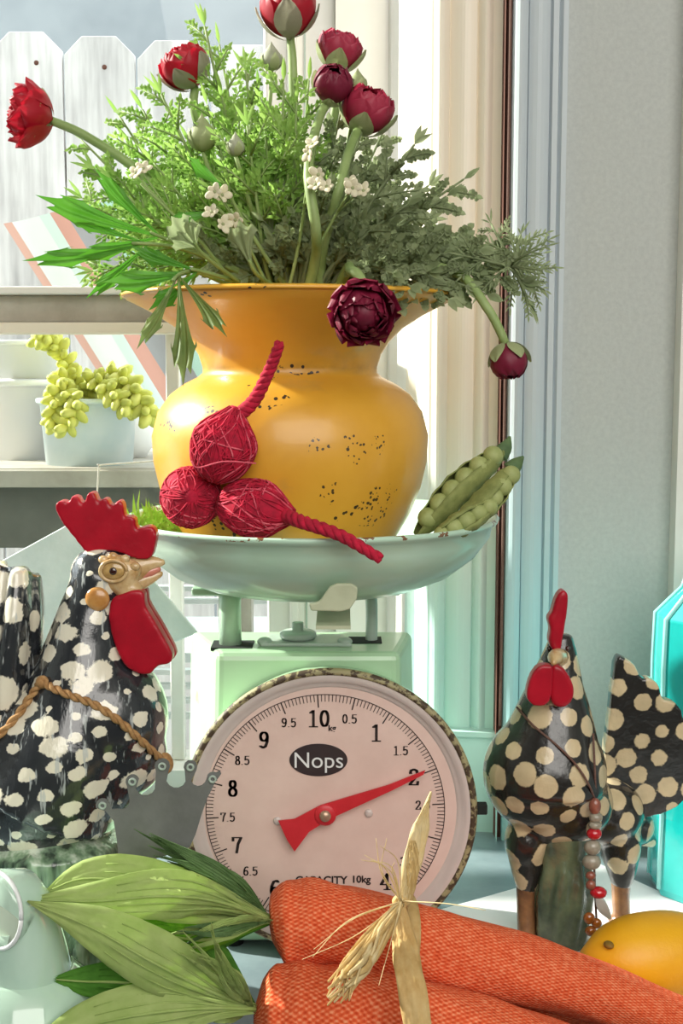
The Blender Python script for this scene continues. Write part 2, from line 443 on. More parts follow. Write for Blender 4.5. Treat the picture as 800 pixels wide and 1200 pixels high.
# ---------------------------------------------------------------- the room
WY = .42                                   # window plane
top = obj('countertop', box(-2.4, 1.6, -.36, .46, -.04, 0), 'slate', bevel=.004)
tag(top, 'blue-grey slate countertop running along under the window', 'countertop')
struct('floor', box(-2.45, 1.65, -2.8, .44, -.95, -.9), 'wood_floor')
struct('ceiling', box(-2.45, 1.65, -2.8, .5, 2.2, 2.25), 'ceiling_white')
struct('wall_left', box(-2.47, -2.4, -2.8, .42, -.9, 2.2), 'grey_wall')
struct('wall_behind', box(-2.45, 1.65, -2.87, -2.8, -.9, 2.2), 'grey_wall')
struct('wall_right', box(1.6, 1.67, -2.8, .42, -.9, 2.2), 'grey_wall')
struct('wall_under_counter', box(-2.4, 1.6, .40, .46, -.9, -.04), 'grey_wall')
wr = struct('wall_back', box(.2, 1.6, .273, .32, 0, 2.2), 'grey_wall', smooth=False)
struct('wall_above_window', box(-2.4, .15, .40, .46, 1.75, 2.2), 'grey_wall')
# moulded reveal between the window and the shaded wall: outline in plan, run up the height
def run(plan, z0, z1, mt, name, back=.46):
    pts = [(x, y) for x, y in plan] + [(plan[-1][0], back), (plan[0][0], back)]
    V = [(x, y, z) for z in (z0, z1) for x, y in pts]; n = len(pts)
    Fc = [(i, (i+1) % n, n+(i+1) % n, n+i) for i in range(n)] + [tuple(range(n))[::-1], tuple(range(n, 2*n))]
    return struct(name, (V, Fc), mt, smooth=False)
plan = [(-.006, .42), (-.006, .402), (.047, .402), (.049, .392), (.056, .384), (.062, .366), (.064, .358)]
run(plan, 0, 1.75, 'white_paint', 'trim_1', .46)
def arc(x0, y0, x1, y1, bulge, n=7):
    out = []
    for i in range(n):
        t = i/(n-1); b = bulge*math.sin(math.pi*t)
        out.append((x0+(x1-x0)*t, y0+(y1-y0)*t-b))
    return out
plan2 = [(.064, .358), (.066, .346), (.073, .340), (.0775, .322), (.0815, .316), (.083, .298)] + arc(.085, .297, .099, .297, .006, 7) + [(.1, .300)] + arc(.102, .298, .124, .294, .004, 9) \
      + [(.1255, .297)] + arc(.127, .294, .137, .290, .004, 6) + [(.139, .292), (.1478, .288), (.1478, .262)]
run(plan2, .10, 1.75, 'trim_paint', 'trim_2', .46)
plan3 = [(.064, .350), (.080, .310), (.081, .288), (.1475, .280), (.1478, .256)]
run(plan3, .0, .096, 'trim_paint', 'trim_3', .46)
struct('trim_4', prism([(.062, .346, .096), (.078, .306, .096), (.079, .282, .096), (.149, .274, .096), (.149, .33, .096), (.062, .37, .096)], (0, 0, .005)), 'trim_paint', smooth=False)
struct('trim_gap', box(.1470, .1525, .268, .29, 0, 2.2), 'dark_gap', smooth=False)
plan4 = [(.1525, .275), (.1525, .250)] + arc(.153, .249, .166, .247, .004, 6) + [(.167, .252)] + arc(.1675, .250, .186, .250, .003, 6) + \
        [(.187, .255), (.189, .251), (.194, .251), (.1955, .256), (.198, .252), (.2025, .252), (.204, .263)]
plan4 = [(x_, y_+.011) for x_, y_ in plan4]
run(plan4, .0, 2.2, 'trim_grey', 'trim_5', .3)
run([(.308, .263), (.308, .252), (.33, .249), (.37, .252), (.37, .262)], 0, 2.2, 'white_paint', 'trim_6', .3)
cd = obj('blind_cord', tube([(.1502, .262, 1.6), (.1505, .2612, .9), (.1502, .261, .45), (.1501, .2605, .112)], .0014, 6, 40), 'cord_brown')
tag(cd, 'thin dark brown blind cord hanging along the joint beside the window moulding', 'cord')

# window: frame, two sashes, panes
win = struct('window_1', join(box(-2.4, -2.35, .40, .46, 0, 1.75), box(-2.4, 0, .40, .46, 1.7, 1.75), box(-2.4, 0, .385, .46, 0, .028)), 'white_paint', smooth=False)
zr = P(100, 360, WY).z                     # meeting rail
x_st = P(308, 30, WY).x
obj('sash_stile', box(x_st, -.006, .425, .45, .028, 1.7), 'white_paint', win, False, bevel=.004)
obj('stile_bead', box(x_st+.024, x_st+.034, .418, .426, .028, 1.7), 'white_paint', win, False, bevel=.003)
obj('stile_groove', box(x_st+.041, x_st+.043, .4235, .426, .028, 1.7), 'mint_grey_metal', win, False)
obj('meeting_rail', box(-2.35, x_st, .41, .45, zr-.016, zr+.012), 'ledge_wood', win, False, bevel=.002)
obj('rail_ledge', box(-2.35, x_st, .395, .43, zr+.012, zr+.020), 'white_paint', win, False, bevel=.002)
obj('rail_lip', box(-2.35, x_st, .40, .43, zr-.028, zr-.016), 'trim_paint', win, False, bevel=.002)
xm = P(196, 430, WY).x
obj('muntin', box(xm-.002, xm+.012, .42, .44, .028, zr-.016), 'white_paint', win, False, bevel=.002)
for x0, x1, z0, z1, y in ((-2.35, xm, .028, zr-.016, .43), (xm+.012, x_st, .028, zr-.016, .43), (-2.35, x_st, zr+.012, 1.7, .44)):
    obj('pane', box(x0, x1, y, y+.003, z0, z1), 'window_glass', win, False)

# ---------------------------------------------------------------- outside
struct('ground', box(-6, 6, .46, 9, -.95, -.9), 'outer_ground')
ow = struct('wall_outside', box(-5, 4, 4.5, 4.7, -.9, 4), 'outer_grey', smooth=False)
FY = 1.7
fence = thing('garden_fence', (-1.2, FY, -.9), 'whitewashed dog-eared board fence beyond the window', 'fence')
k = PXM(80, 150, FY); x0 = P(76, 150, FY).x; bw = 85*k
tops = {-1: 40, 0: 45, 1: 53}
for i in range(-17, 14):
    ztop = P(80, 42 + 5*max(-2, min(i, 6)), FY).z
    a = x0 + i*bw + .002 + random.uniform(-.001, .001); b = a + bw - .005; ce = .036
    y = FY + random.uniform(-.004, .004)
    o = obj('board', prism([(a, y, -.85), (b, y, -.85), (b, y, ztop-ce), (b-ce, y, ztop), (a+ce, y, ztop), (a, y, ztop-ce)], (0, .018, 0)), 'fence_wood', fence, False, bevel=.002)
    obj('nail', ell(((a+b)/2+random.uniform(-.02, .02), y, ztop-.06), (.005, .003, .005), 8, 6), 'dark_gap', o)
for z in (.85, -.4):
    obj('fence_rail', box(-3.2, 2.2, FY+.02, FY+.05, z-.04, z+.04), 'ledge_wood', fence, False)
# plant ledge outside the sill
LY = .62
zl = P(90, 543, LY).z
lg = thing('plant_ledge', (-.4, LY, -.9), 'weathered grey plant shelf on posts outside the window', 'shelf')
obj('shelf_board', box(-1.3, P(215, 550, LY-.07).x+.35, LY-.07, LY+.29, zl-.018, zl), 'ledge_wood', lg, False, bevel=.002)
obj('front_rail', box(-1.3, P(215, 550, LY-.07).x+.35, LY-.078, LY-.066, zl-.022, zl-.002), 'ledge_wood', lg, False, bevel=.002)
obj('lower_panel', box(-1.3, P(215, 550, LY).x+.1, LY-.02, LY, zl-.10, zl-.02), 'dark_siding', lg, False)
for x in (-1.25, -.75, -.15): obj('post', box(x, x+.04, LY, LY+.04, -.9, zl-.018), 'ledge_wood', lg, False)
def bucket(px, hw_top, hw_bot, ytop, ybot, Y, name, label, mt, lip=True):
    c = P(px, ybot, Y); kk = PXM(px, ybot, Y); h = P(px, ytop, Y).z - c.z
    t = thing(name, (c.x, Y, zl), label, 'planter')
    r0, r1 = hw_bot*kk, hw_top*kk; H = h
    obj('bucket_wall', lathe([(0, 0), (r0, 0), (r1, H), (r1+.002, H), (r1-.003, H-.002), (r0-.003, .004), (0, .004)], 40, (c.x, Y, zl)), mt, t)
    obj('lip', lathe([(r1+.001, H-.005), (r1+.004, H-.003), (r1+.004, H+.001), (r1, H+.002), (r1-.002, H)], 40, (c.x, Y, zl), True), mt, t)
    if lip: obj('band', lathe([(r1*.97, H*.62), (r1*.97+.004, H*.64), (r1*.97+.004, H*.67), (r1*.965, H*.69)], 40, (c.x, Y, zl), True), mt, t)
    obj('soil', lathe([(0, H*.9), (r1*.94, H*.9), (r1*.94, H*.86), (0, H*.86)], 24, (c.x, Y, zl)), 'dark_siding', t)
    return t, Vector((c.x, Y, zl+H*.9)), r1
bucket(28, 50, 36, 405, 541, LY+.085, 'plant_pot', 'tall white tapered plant pot behind the trailing succulent', 'bucket_white', True)
b1, c1, r1 = bucket(105, 56, 50, 466, 541, LY, 'plant_bucket', 'pale blue-grey zinc bucket holding the trailing succulent', 'bucket_zinc', False)
leafm = newmesh('leaf', *ell((.0, 0, 0), (.0085, .0042, .0042), 8, 6), 'sedum')
sed = thing('succulent', (c1.x, c1.y, zl+.01), 'yellow-green trailing donkey-tail succulent spilling over the zinc bucket', 'succulent')
def strand(pts, nleaf, parent, r=.008, sc=1.0):
    path = spline([P(*p) for p in pts], 40)
    obj('stem', tube(path[::3], .0022, 6), 'sedum', parent)
    fr = frames(path)
    for i in range(nleaf):
        s = i/(nleaf-1)*(len(path)-1); j = int(s); t, N, B = fr[j]; a = i*2.4
        d = (N*math.cos(a)+B*math.sin(a)+t*.55).normalized()
        c = bpy.data.objects.new('leaf', leafm); COL.objects.link(c); c.parent = parent
        c.matrix_parent_inverse = world_of(parent).inverted()
        c.matrix_basis = Matrix.Translation(path[j]+d*r) @ basis(d, t).to_4x4() @ Matrix.Scale(1.3*sc*random.uniform(.85, 1.2), 4)
strand([(95, 470, LY), (80, 440, LY-.01), (66, 465, LY-.05), (62, 500, LY-.06)], 42, sed, sc=1.1)
strand([(88, 470, LY), (75, 420, LY-.01), (60, 400, LY-.02), (45, 395, LY-.03)], 34, sed, sc=1.0)
strand([(110, 470, LY), (130, 440, LY-.02), (155, 455, LY-.05), (176, 490, LY-.06)], 42, sed, sc=1.1)
strand([(105, 470, LY), (110, 445, LY-.03), (130, 460, LY-.06), (150, 480, LY-.065)], 34, sed, sc=1.0)
strand([(88, 475, LY-.02), (75, 460, LY-.05), (90, 478, LY-.066), (74, 505, LY-.07)], 26, sed, sc=1.0)
gp = P(150, 480, LY+.11)
rp = thing('round_pot', (gp.x, gp.y, zl), 'small round white pot on the ledge behind the succulent', 'planter')
obj('pot_body', lathe([(0, 0), (.022, 0), (.036, .022), (.04, .045), (.034, .068), (.024, .076), (.02, .074), (0, .06)], 32, (gp.x, gp.y, zl)), 'bucket_white', rp)
obj('pot_collar', lathe([(.024, .074), (.028, .076), (.028, .08), (.022, .08)], 32, (gp.x, gp.y, zl), True), 'bucket_zinc', rp)
fx = P(2, 530, LY+.2).x
fb = thing('folded_blanket', (fx-.1, LY+.12, zl), 'folded coral and teal striped blanket stacked on the shelf behind the white pot', 'blanket')
for i, m_ in enumerate((('coral', '#c9705c'), ('teal', '#6fb0b2'), ('coral', '#c9705c'), ('charcoal', '#6d6a68'))):
    mat('blanket_'+m_[0], m_[1], None, 60, .9); h_ = (.014, .036, .014, .05)[i]; z_ = zl + (0, .014, .05, .064)[i]
    obj('fold', box(fx-.2, fx+.035-.004*i, LY+.18, LY+.27, z_, z_+h_), 'blanket_'+m_[0], fb, False, bevel=.005)
# striped blanket hanging on a rail in front of the fence
BY = 1.35
def cloth(pa, pb, pc, pd, name, label, nx=24, nz=16, fold=.02):
    A, B, C, D = (P(p[0], p[1], BY) for p in (pa, pb, pc, pd)); V = []; Fc = []; uv = []
    for s in (0, 1):
        for j in range(nz+1):
            for i in range(nx+1):
                u, v = i/nx, j/nz
                p = A.lerp(B, u).lerp(D.lerp(C, u), v); p.y += fold*math.sin(u*19+v*2)*(.3+v) + s*.008
                V.append(p); uv.append((u, v))
    n1 = (nx+1)*(nz+1)
    for s in (0, 1):
        for j in range(nz):
            for i in range(nx):
                a = s*n1+j*(nx+1)+i; q = (a, a+1, a+nx+2, a+nx+1); Fc.append(q[::-1] if s == 0 else q)
    o = obj(name, (V, Fc), 'stripe_cloth', uv=uv); return tag(o, label, 'blanket')
cloth((4, 262), (265, 205), (440, 513), (190, 560), 'striped_blanket', 'coral, mint, white and grey striped blanket hanging before the board fence')
# white garden bench and railing low outside
bn = thing('garden_bench', (P(210, 800, .95).x, .95, -.9), 'white slatted garden bench standing outside below the shelf', 'bench')
ax, bx_ = P(150, 800, .95).x, P(470, 800, .95).x
for i, yy in enumerate((690, 705, 788, 805, 822, 840)):
    z = P(200, yy, .95).z; obj('slat', box(ax, bx_, .95, .965, z-.004, z+.004), 'bench_white', bn, False, bevel=.001)
for i in range(8):
    x = P(318+i*17, 720, .97).x; obj('baluster', box(x-.004, x+.004, .965, .98, P(300, 780, .97).z, P(300, 690, .97).z), 'bench_white', bn, False)
for x in (ax, bx_-.03): obj('leg', box(x, x+.03, .95, .98, -.9, P(200, 690, .95).z), 'bench_white', bn, False)
obj('seat_board', box(ax, bx_, .97, 1.25, P(300, 765, .97).z-.015, P(300, 765, .97).z), 'bench_white', bn, False)

# white square tile hanging on a string in the window
HY = .372
tile = thing('hanging_tile', P(110, 700, HY), 'pale mint-white square tile hung corner-up on a string behind the rooster', 'ornament')
obj('tile_plate', prism([P(110, 598, HY), P(-18, 668, HY), P(85, 800, HY), P(232, 742, HY)], (0, .006, 0)), 'tile_white', tile, False, bevel=.0015)
obj('hole_rim', lathe([(.0026, -.0045), (.004, -.0045), (.004, .0005), (.0026, .0005)], 16, (0, 0, 0), True), 'zinc', tile).matrix_basis = Matrix.Translation(P(110, 610, HY)) @ Matrix.Rotation(R(90), 4, 'X')
obj('hanging_string', tube([P(110, 611, HY-.001), P(112, 600, HY-.001), P(114, 575, HY), P(116, 547, HY), P(118, 545, HY+.004), P(160, 542, HY+.025), P(198, 539, .418)], .0009, 6, 40), 'string_white', tile)

# ---------------------------------------------------------------- kitchen scale
DY = 0.0
hub = P(381, 953, DY); kd = PXM(381, 953, DY)
sc = thing('kitchen_scale', (-.03, .06, 0), 'old mint-green kitchen scale with a round pinkish dial, in front of the window', 'scale')
ztop = P(360, 765, .03).z
xl, xr = P(253, 765, .03).x, P(468, 765, .03).x
bl = P(222, 742, .112).x
# tapered housing: the back is wider than the front
def housing(z, e):
    return [(xl-e, .03-e*.3, z), (xr+e, .03-e*.3, z), (xr+.014+e, .112+e, z), (bl-e, .112+e, z)]
V = housing(.006, .006) + housing(ztop, 0)
obj('housing', (V, [(3, 2, 1, 0), (4, 5, 6, 7), (0, 1, 5, 4), (1, 2, 6, 5), (2, 3, 7, 6), (3, 0, 4, 7)]), 'scale_green', sc, False, bevel=.006)
for x, y in ((xl+.01, .042), (xr-.01, .042), (xr, .1), (bl+.012, .1)):
    obj('foot', lathe([(0, 0), (.008, 0), (.009, .008), (0, .008)], 16, (x, y, 0)), 'dark_slot', sc)
hc = Vector((P(386.5, 953, DY).x, 0, hub.z))
def disc(prof, mt, name, n=96, parent=sc):   # lathe about the dial's horizontal axis; profile (radius, y)
    V, Fc = lathe([(r, 0) for r, y in prof], n, caps=False); q = []
    for j, (r, y) in enumerate(prof):
        for i in range(n):
            a = 2*math.pi*i/n; q.append((hc.x+r*math.cos(a), y, hc.z+r*math.sin(a)))
    return obj(name, (q, Fc), mt, parent)
RO = 173*kd
disc([(0, .034), (RO-.012, .034), (RO-.004, .026), (RO-.002, .006), (RO-.004, .002)], 'scale_green', 'dial_drum')
disc([(RO-.006, .008), (RO-.001, .007), (RO, .002), (RO-.0025, -.0015), (RO-.005, .000), (RO-.006, .004)], 'chipped_edge', 'dial_edge')
RF = RO*.865
disc([(RO-.004, .001), (RO-.009, -.0005), (RF+.004, .0035), (RF+.0015, .003), (RF, .005), (RF-.002, .006)], 'dial_ring', 'dial_ring')
face = disc([(0, .005), (RF*.5, .005), (RF, .0052)], 'dial_face', 'dial_face')
FYD = .0046
def put2(pts, ang=0.0, at=(0, 0), s=1.0):    # dial-plane points (right, up) to the world
    c, n = math.cos(ang), math.sin(ang)
    return [(hub.x + at[0] + s*(x*c-z*n), FYD, hub.z + at[1] + s*(x*n+z*c)) for x, z in pts]
def hull(pts):
    pts = sorted(set(pts)); 
    def half(p):
        h = []
        for q in p:
            while len(h) > 1 and (h[-1][0]-h[-2][0])*(q[1]-h[-2][1])-(h[-1][1]-h[-2][1])*(q[0]-h[-2][0]) <= 0: h.pop()
            h.append(q)
        return h[:-1]
    return half(pts) + half(pts[::-1])
def ringp(cx, cy, rx, ry, n=20): return [(cx+rx*math.cos(2*math.pi*i/n), cy+ry*math.sin(2*math.pi*i/n)) for i in range(n+1)]
GLY = {
 '0': [ringp(.3, .5, .2, .44)], '1': [[(.3, .04), (.3, .94)], [(.12, .03), (.48, .03)], [(.3, .94), (.14, .82)]],
 '2': [[(.1, .72), (.14, .88), (.3, .95), (.46, .87), (.49, .7), (.4, .5), (.2, .25), (.08, .06), (.5, .06), (.53, .24)], [(.1, .72), (.13, .72)]],
 '3': [[(.1, .78), (.16, .9), (.3, .95), (.46, .85), (.46, .68), (.28, .54), (.48, .42), (.5, .22), (.38, .06), (.22, .04), (.08, .16)]],
 '4': [[(.4, .04), (.4, .95), (.05, .32), (.55, .32)], [(.26, .03), (.54, .03)]],
 '5': [[(.48, .92), (.15, .92), (.12, .52), (.3, .62), (.46, .54), (.5, .32), (.42, .12), (.26, .04), (.1, .14)]],
 '6': [ringp(.3, .3, .19, .25), [(.1, .32), (.13, .6), (.25, .88), (.42, .95), (.5, .86)]],
 '7': [[(.08, .74), (.08, .92), (.53, .92), (.36, .55), (.28, .04)]],
 '8': [ringp(.3, .73, .15, .2), ringp(.3, .27, .19, .23)],
 '9': [ringp(.3, .68, .19, .25), [(.5, .68), (.48, .4), (.38, .12), (.24, .04), (.1, .14)]],
 '.': [[(.12, .06), (.13, .06)]]}
def numeral(txt, cx, cz, h, bold, parent, name='numeral'):
    wd = sum(.32 if c == '.' else .62 for c in txt); x = -wd/2; VF = ([], [])
    for c in txt:
        for st in GLY[c]:
            for a, b in zip(st, st[1:]):
                pts = []
                for q in (a, b):
                    for ex, ez in ((-bold, -.035), (bold, -.035), (bold, .035), (-bold, .035)):
                        pts.append((round((x+q[0]+ex)*h, 6), round((q[1]-.5+ez)*h, 6)))
                hl = hull(pts); VF = join(VF, (put2(hl, 0, (cx, cz)), [tuple(range(len(hl)))]))
        x += .32 if c == '.' else .62
    return obj(name, VF, 'black_print', parent, False)
R0 = R(3.6)                                   # the print sits turned a little to the left
RT = 140*kd
V = []; Fc = []
for i in range(200):
    a = R0 - 2*math.pi*i/200; major = i % 10 == 0
    L = (15 if i % 20 == 0 else 14 if major else 8)*kd; wv = (.7 if major else .42)*kd
    d = Vector((-math.sin(a), math.cos(a))); nrm = Vector((d.y, -d.x)); b = len(V)
    for r_, s_ in ((RT, 1), (RT, -1), (RT-L, -1), (RT-L, 1)):
        q = d*r_ + nrm*s_*wv; V += put2([(q.x, q.y)])
    Fc.append((b, b+1, b+2, b+3))
g = obj('graduation_marks', (V, Fc), 'black_print', face, False)
V = []; Fc = []
for i in range(180):
    a0, b = 2*math.pi*i/180, len(V); a1 = a0 + 2*math.pi/180
    V += put2([(RT*math.cos(a0), RT*math.sin(a0)), (RT*math.cos(a1), RT*math.sin(a1)), ((RT+.9*kd)*math.cos(a1), (RT+.9*kd)*math.sin(a1)), ((RT+.9*kd)*math.cos(a0), (RT+.9*kd)*math.sin(a0))])
    Fc.append((b, b+1, b+2, b+3))
obj('scale_ring', (V, Fc), 'black_print', face, False)
for i in range(20):
    a = R0 - 2*math.pi*i/20; rr = (112 if i % 2 == 0 else 115)*kd
    d = (-math.sin(a)*rr, math.cos(a)*rr)
    if i % 2 == 0: numeral('10' if i == 0 else str(i//2), d[0], d[1], 21*kd, .075, face)
    else: numeral('%.1f' % (i/2), d[0], d[1], 11.5*kd, .07, face)
def text(body, cx, cz, size, mt, name, parent, bold=0.0, y=FYD, thick=0.0, stretch=1.0):
    cu = bpy.data.curves.new(name, 'FONT'); cu.body = body; cu.size = size; cu.align_x = 'CENTER'; cu.align_y = 'CENTER'; cu.offset = bold; cu.extrude = thick
    t = bpy.data.objects.new('tmp', cu); COL.objects.link(t)
    me = bpy.data.meshes.new_from_object(t.evaluated_get(bpy.context.evaluated_depsgraph_get())); bpy.data.objects.remove(t)
    me.transform(Matrix.Translation((hub.x+cx, y, hub.z+cz)) @ Matrix.Rotation(R(90), 4, 'X') @ Matrix.Diagonal((stretch, 1, 1, 1)))
    me.materials.clear(); me.materials.append(MATS[mt]); return link(name, me, parent)
text('kg', 8*kd, 100*kd, 10*kd, 'black_print', 'unit_print', face, .3*kd)
text('CAPACITY', -5*kd, -85*kd, 13*kd, 'black_print', 'capacity_print', face, .35*kd)
text('10kg', 42*kd, -84*kd, 12*kd, 'black_print', 'capacity_print', face, .35*kd)
text('22lbs', 42*kd, -99*kd, 10*kd, 'black_print', 'capacity_print', face, .3*kd)
bc = (-8*kd, 62*kd)
badge = obj('badge', prism([(hub.x+bc[0]+34*kd*math.cos(2*math.pi*i/48), .0042, hub.z+bc[1]+19.5*kd*math.sin(2*math.pi*i/48)) for i in range(48)][::-1], (0, .001, 0)), 'badge_black', face, False)
text('Nops', bc[0], bc[1]-1*kd, 27*kd, 'badge_white', 'badge_lettering', badge, 0, .0039)
for px, py in ((325, 962), (432, 953)):
    p = P(px, py, .004); obj('screw', ell((p.x, .004, p.z), (5*kd, .0015, 5*kd), 16, 8), 'dial_ring', face)
ptr = []
for px, py in ((498, 903), (496, 908), (460, 926), (386, 960), (362, 975), (345, 998), (336, 984), (326, 962), (345, 960), (375, 944), (455, 920)):
    ptr.append(P(px, py, -.004))
po = obj('pointer', prism(ptr, (0, .0014, 0)), 'pointer_red', sc, False)
obj('pointer_boss', ell((hub.x, -.004, hub.z), (13*kd, .0022, 13*kd), 24, 8), 'pointer_red', po)
obj('pointer_screw', ell((hub.x, -.0062, hub.z), (7*kd, .003, 7*kd), 20, 8), 'brass_screw', po)
obj('pointer_shaft', ell((hub.x, .0, hub.z), (3*kd, .006, 3*kd), 12, 8), 'brass_screw', po)
p = P(562, 945, .02); obj('side_lug', box(p.x-.016, p.x+.005, .012, .02, p.z-.004, p.z+.004), 'dark_slot', sc, False, bevel=.001)
# fittings on the housing top
pl, pr = P(270, 765, .06).x, P(435, 765, .075).x
obj('slot', box(pl-.014, pl+.018, .045, .072, ztop-.002, ztop+.0006), 'dark_slot', sc, False)
obj('slot', box(pr-.018, pr+.008, .062, .086, ztop-.002, ztop+.0006), 'dark_slot', sc, False)
plate = obj('top_plate', prism([(P(305, 760, .05).x, .05, ztop), (P(412, 760, .05).x, .05, ztop), (P(402, 750, .085).x, .085, ztop), (P(318, 750, .085).x, .085, ztop)], (0, 0, .003)), 'mint_grey_metal', sc, False, bevel=.001)
kc = Vector((P(349, 745, .068).x, .068, ztop+.003))
obj('adjusting_nut', lathe([(0, 0), (.013, 0), (.0145, .002), (.0145, .0045), (.012, .006), (.0045, .0065), (.0045, .0125), (.004, .013), (0, .013)], 32, kc), 'mint_grey_metal', plate)
for px in (310, 404): obj('plate_screw', ell((P(px, 755, .056).x, .056, ztop+.003), (.006, .006, .0035), 16, 8), 'mint_grey_metal', plate)
zb = .2765
obj('support_post', tube([(pl, .06, ztop-.01), (pl, .06, zb-.006), (pl+.002, .06, zb)], [.0088, .0086, .009], 20), 'mint_metal', sc)
obj('support_post', tube([(pr, .075, ztop-.01), (pr, .075, zb-.012), (pr-.003, .075, zb-.003), (pr-.014, .075, zb)], [.0048, .0048], 14, 20), 'mint_grey_metal', sc)
obj('carrier_bar', box(P(226, 705, .06).x, P(468, 705, .06).x, .05, .085, zb-.002, zb+.004), 'mint_metal', sc, False, bevel=.0015)

# pan
PC = Vector((P(366, 603, .06).x, .06, 0)); PR = 217.5*PXM(366, 603, .06); PZ = P(366, 603, .06).z; PB = zb + .0042
prof = [(0, PB), (.06, PB), (.085, PB+.003), (.107, PB+.012), (.125, PB+.026), (.136, PB+.041), (PR-.005, PZ-.005), (PR-.001, PZ-.0035), (PR, PZ-.001), (PR-.0015, PZ+.0005),
        (PR-.0055, PZ-.001), (.1345, PB+.0415), (.1235, PB+.0275), (.1055, PB+.014), (.084, PB+.0052), (.06, PB+.0024), (0, PB+.0024)]
pan = thing('scale_pan', (PC.x, PC.y, PB), 'pale mint enamel weighing pan carrying the yellow vase on the scale', 'pan')
obj('pan_bowl', lathe(prof, 96, PC), 'pan_mint', pan)
PF = PB + .0024
# folded clip under the front of the pan
cl = [(364, 716), (362, 708), (374, 705), (386, 688), (394, 684), (412, 684), (419, 689), (418, 702), (410, 714), (400, 717)]
obj('pan_clip', prism([P(a, b, -.069) for a, b in cl], (0, .004, .0)), 'cream_tab', sc, False, bevel=.0012)
obj('clip_arm', box(P(372, 708, 0).x, P(410, 708, 0).x, -.066, .06, zb-.004, zb-.0015), 'cream_tab', sc, False)

# vase
VC = Vector((P(340, 450, .06).x, .06, 0))
def pr_(y, hw): return (hw*PXM(340, y, .06), P(340, y, .06).z)
outer = [pr_(*q) for q in ((688, 70), (676, 88), (650, 108), (625, 125), (600, 139), (570, 152), (540, 159), (510, 161), (482, 154), (462, 140), (450, 124), (442, 108), (437, 102), (430, 102), (415, 107), (400, 117), (385, 132), (370, 155), (360, 174), (353, 189), (348, 193))]
dz = PF + .0002 - outer[0][1]
outer = [(r, z if z > .33 else z + dz*(.33-z)/(.33-outer[0][1])) for r, z in outer]
zrim = outer[-1][1]
inner = [(max(r-.004, .001), z) for r, z in outer[::-1]]; inner[0] = (outer[-1][0]-.004, zrim+.001)
vp = [(0, outer[0][1])] + outer + [(outer[-1][0]-.001, zrim+.0018)] + inner[1:-1] + [(0, outer[0][1]+.006)]
vase = thing('vase', (VC.x, VC.y, PF), 'chipped mustard-yellow round-bellied vase with a flared rim, holding the flowers', 'vase')
obj('vase_body', lathe(vp, 128, VC), 'vase_yellow', vase)
obj('rim_edge', lathe([(outer[-1][0]-.003, zrim+.0005), (outer[-1][0]+.0012, zrim-.001), (outer[-1][0]+.0015, zrim+.001), (outer[-1][0]-.001, zrim+.0025)], 128, VC, True), 'chipped_rim' if 'chipped_rim' in MATS else 'vase_yellow', vase)

# ---------------------------------------------------------------- things in the pan
def rnd_on(path_fn): return path_fn
def beet(name, label, c, axis, r, length, tail, seed, tail_r=.0050, face=None):
    # c: bulb centre, axis: towards the root, tail: root path after the bulb
    rs = random.Random(seed); c = Vector(c); M3 = basis(axis, (0, -1, .3))
    t = thing(name, c - Vector((0, 0, r)), label, 'beet', 'yarn beets in the pan')
    def rad(s):                            # bulb outline from the crown (0) to the root end (1)
        return r*math.sqrt(max(0, 1-(2*min(s, .5)-1)**2)) if s < .5 else r*(math.cos((s-.5)*2*math.pi)*.5+.5)**.62 + .0035*(s-.5)*2
    prof = [(rad(i/20), (i/20-.42)*length) for i in range(21)]
    V, Fc = lathe([(max(a, .0005), z) for a, z in prof], 32)
    V = [c + M3 @ Vector((z, x, y)) for x, y, z in V]
    bulb = obj('bulb', (V, Fc), 'beet_yarn', t)
    VF = ([], []); VF2 = ([], [])
    for i in range(90):
        a0 = rs.uniform(0, 6.283); tw = rs.gauss(0, .9); s0, s1 = (0.02, .98) if rs.random() < .55 else sorted((rs.uniform(0, .6), rs.uniform(.4, 1)))
        pts = []
        for j in range(13):
            s = s0+(s1-s0)*j/12; q = rad(s)+.0004+.0006*rs.random(); a = a0+tw*(j/12)**1.3*1.6
            pts.append(c + M3 @ Vector(((s-.42)*length, q*math.cos(a), q*math.sin(a))))
        if tail is None and i % 2 == 0:
            ax1 = Vector((rs.gauss(0, 1), rs.gauss(0, 1), rs.gauss(0, 1))).normalized(); B1 = basis(ax1, (.3, .5, .8)); off = rs.uniform(-.55, .55)
            q = math.sqrt(1-off*off); a1 = rs.uniform(2, 5)
            pts = [c + (B1 @ Vector((off, q*math.cos(a0+a1*j/12), q*math.sin(a0+a1*j/12))))*(r*1.03) for j in range(13)]
        VF_ = tube(pts, .00065, 4)
        if i % 6 == 0: VF2 = join(VF2, VF_)
        else: VF = join(VF, VF_)
    obj('yarn_strands', VF, 'beet_yarn', bulb, kind='stuff'); obj('fray', VF2, 'beet_fray', bulb, kind='stuff')
    if tail:
        path = spline([c + M3 @ Vector((length*.40, 0, 0))] + tail, 46); fr = frames(path); n = len(path)
        for k in range(3):
            pts = [p + (N*math.cos(i*.62+k*2.094)+B*math.sin(i*.62+k*2.094))*tail_r*.5*(1-.35*i/n) for i, (p, (T, N, B)) in enumerate(zip(path, fr))]
            obj('root_strand', tube(pts, [tail_r*.62, tail_r*.45], 7), 'beet_yarn', t)
    else:
        pts = []
        for j in range(60):
            a = j*.55; q = .003+.0045*j/60; pts.append(c + M3 @ Vector((length*.42+.001*math.sin(j), q*math.cos(a), q*math.sin(a))))
        obj('root_coil', tube(pts, .0011, 5), 'beet_fray', t)
    return t
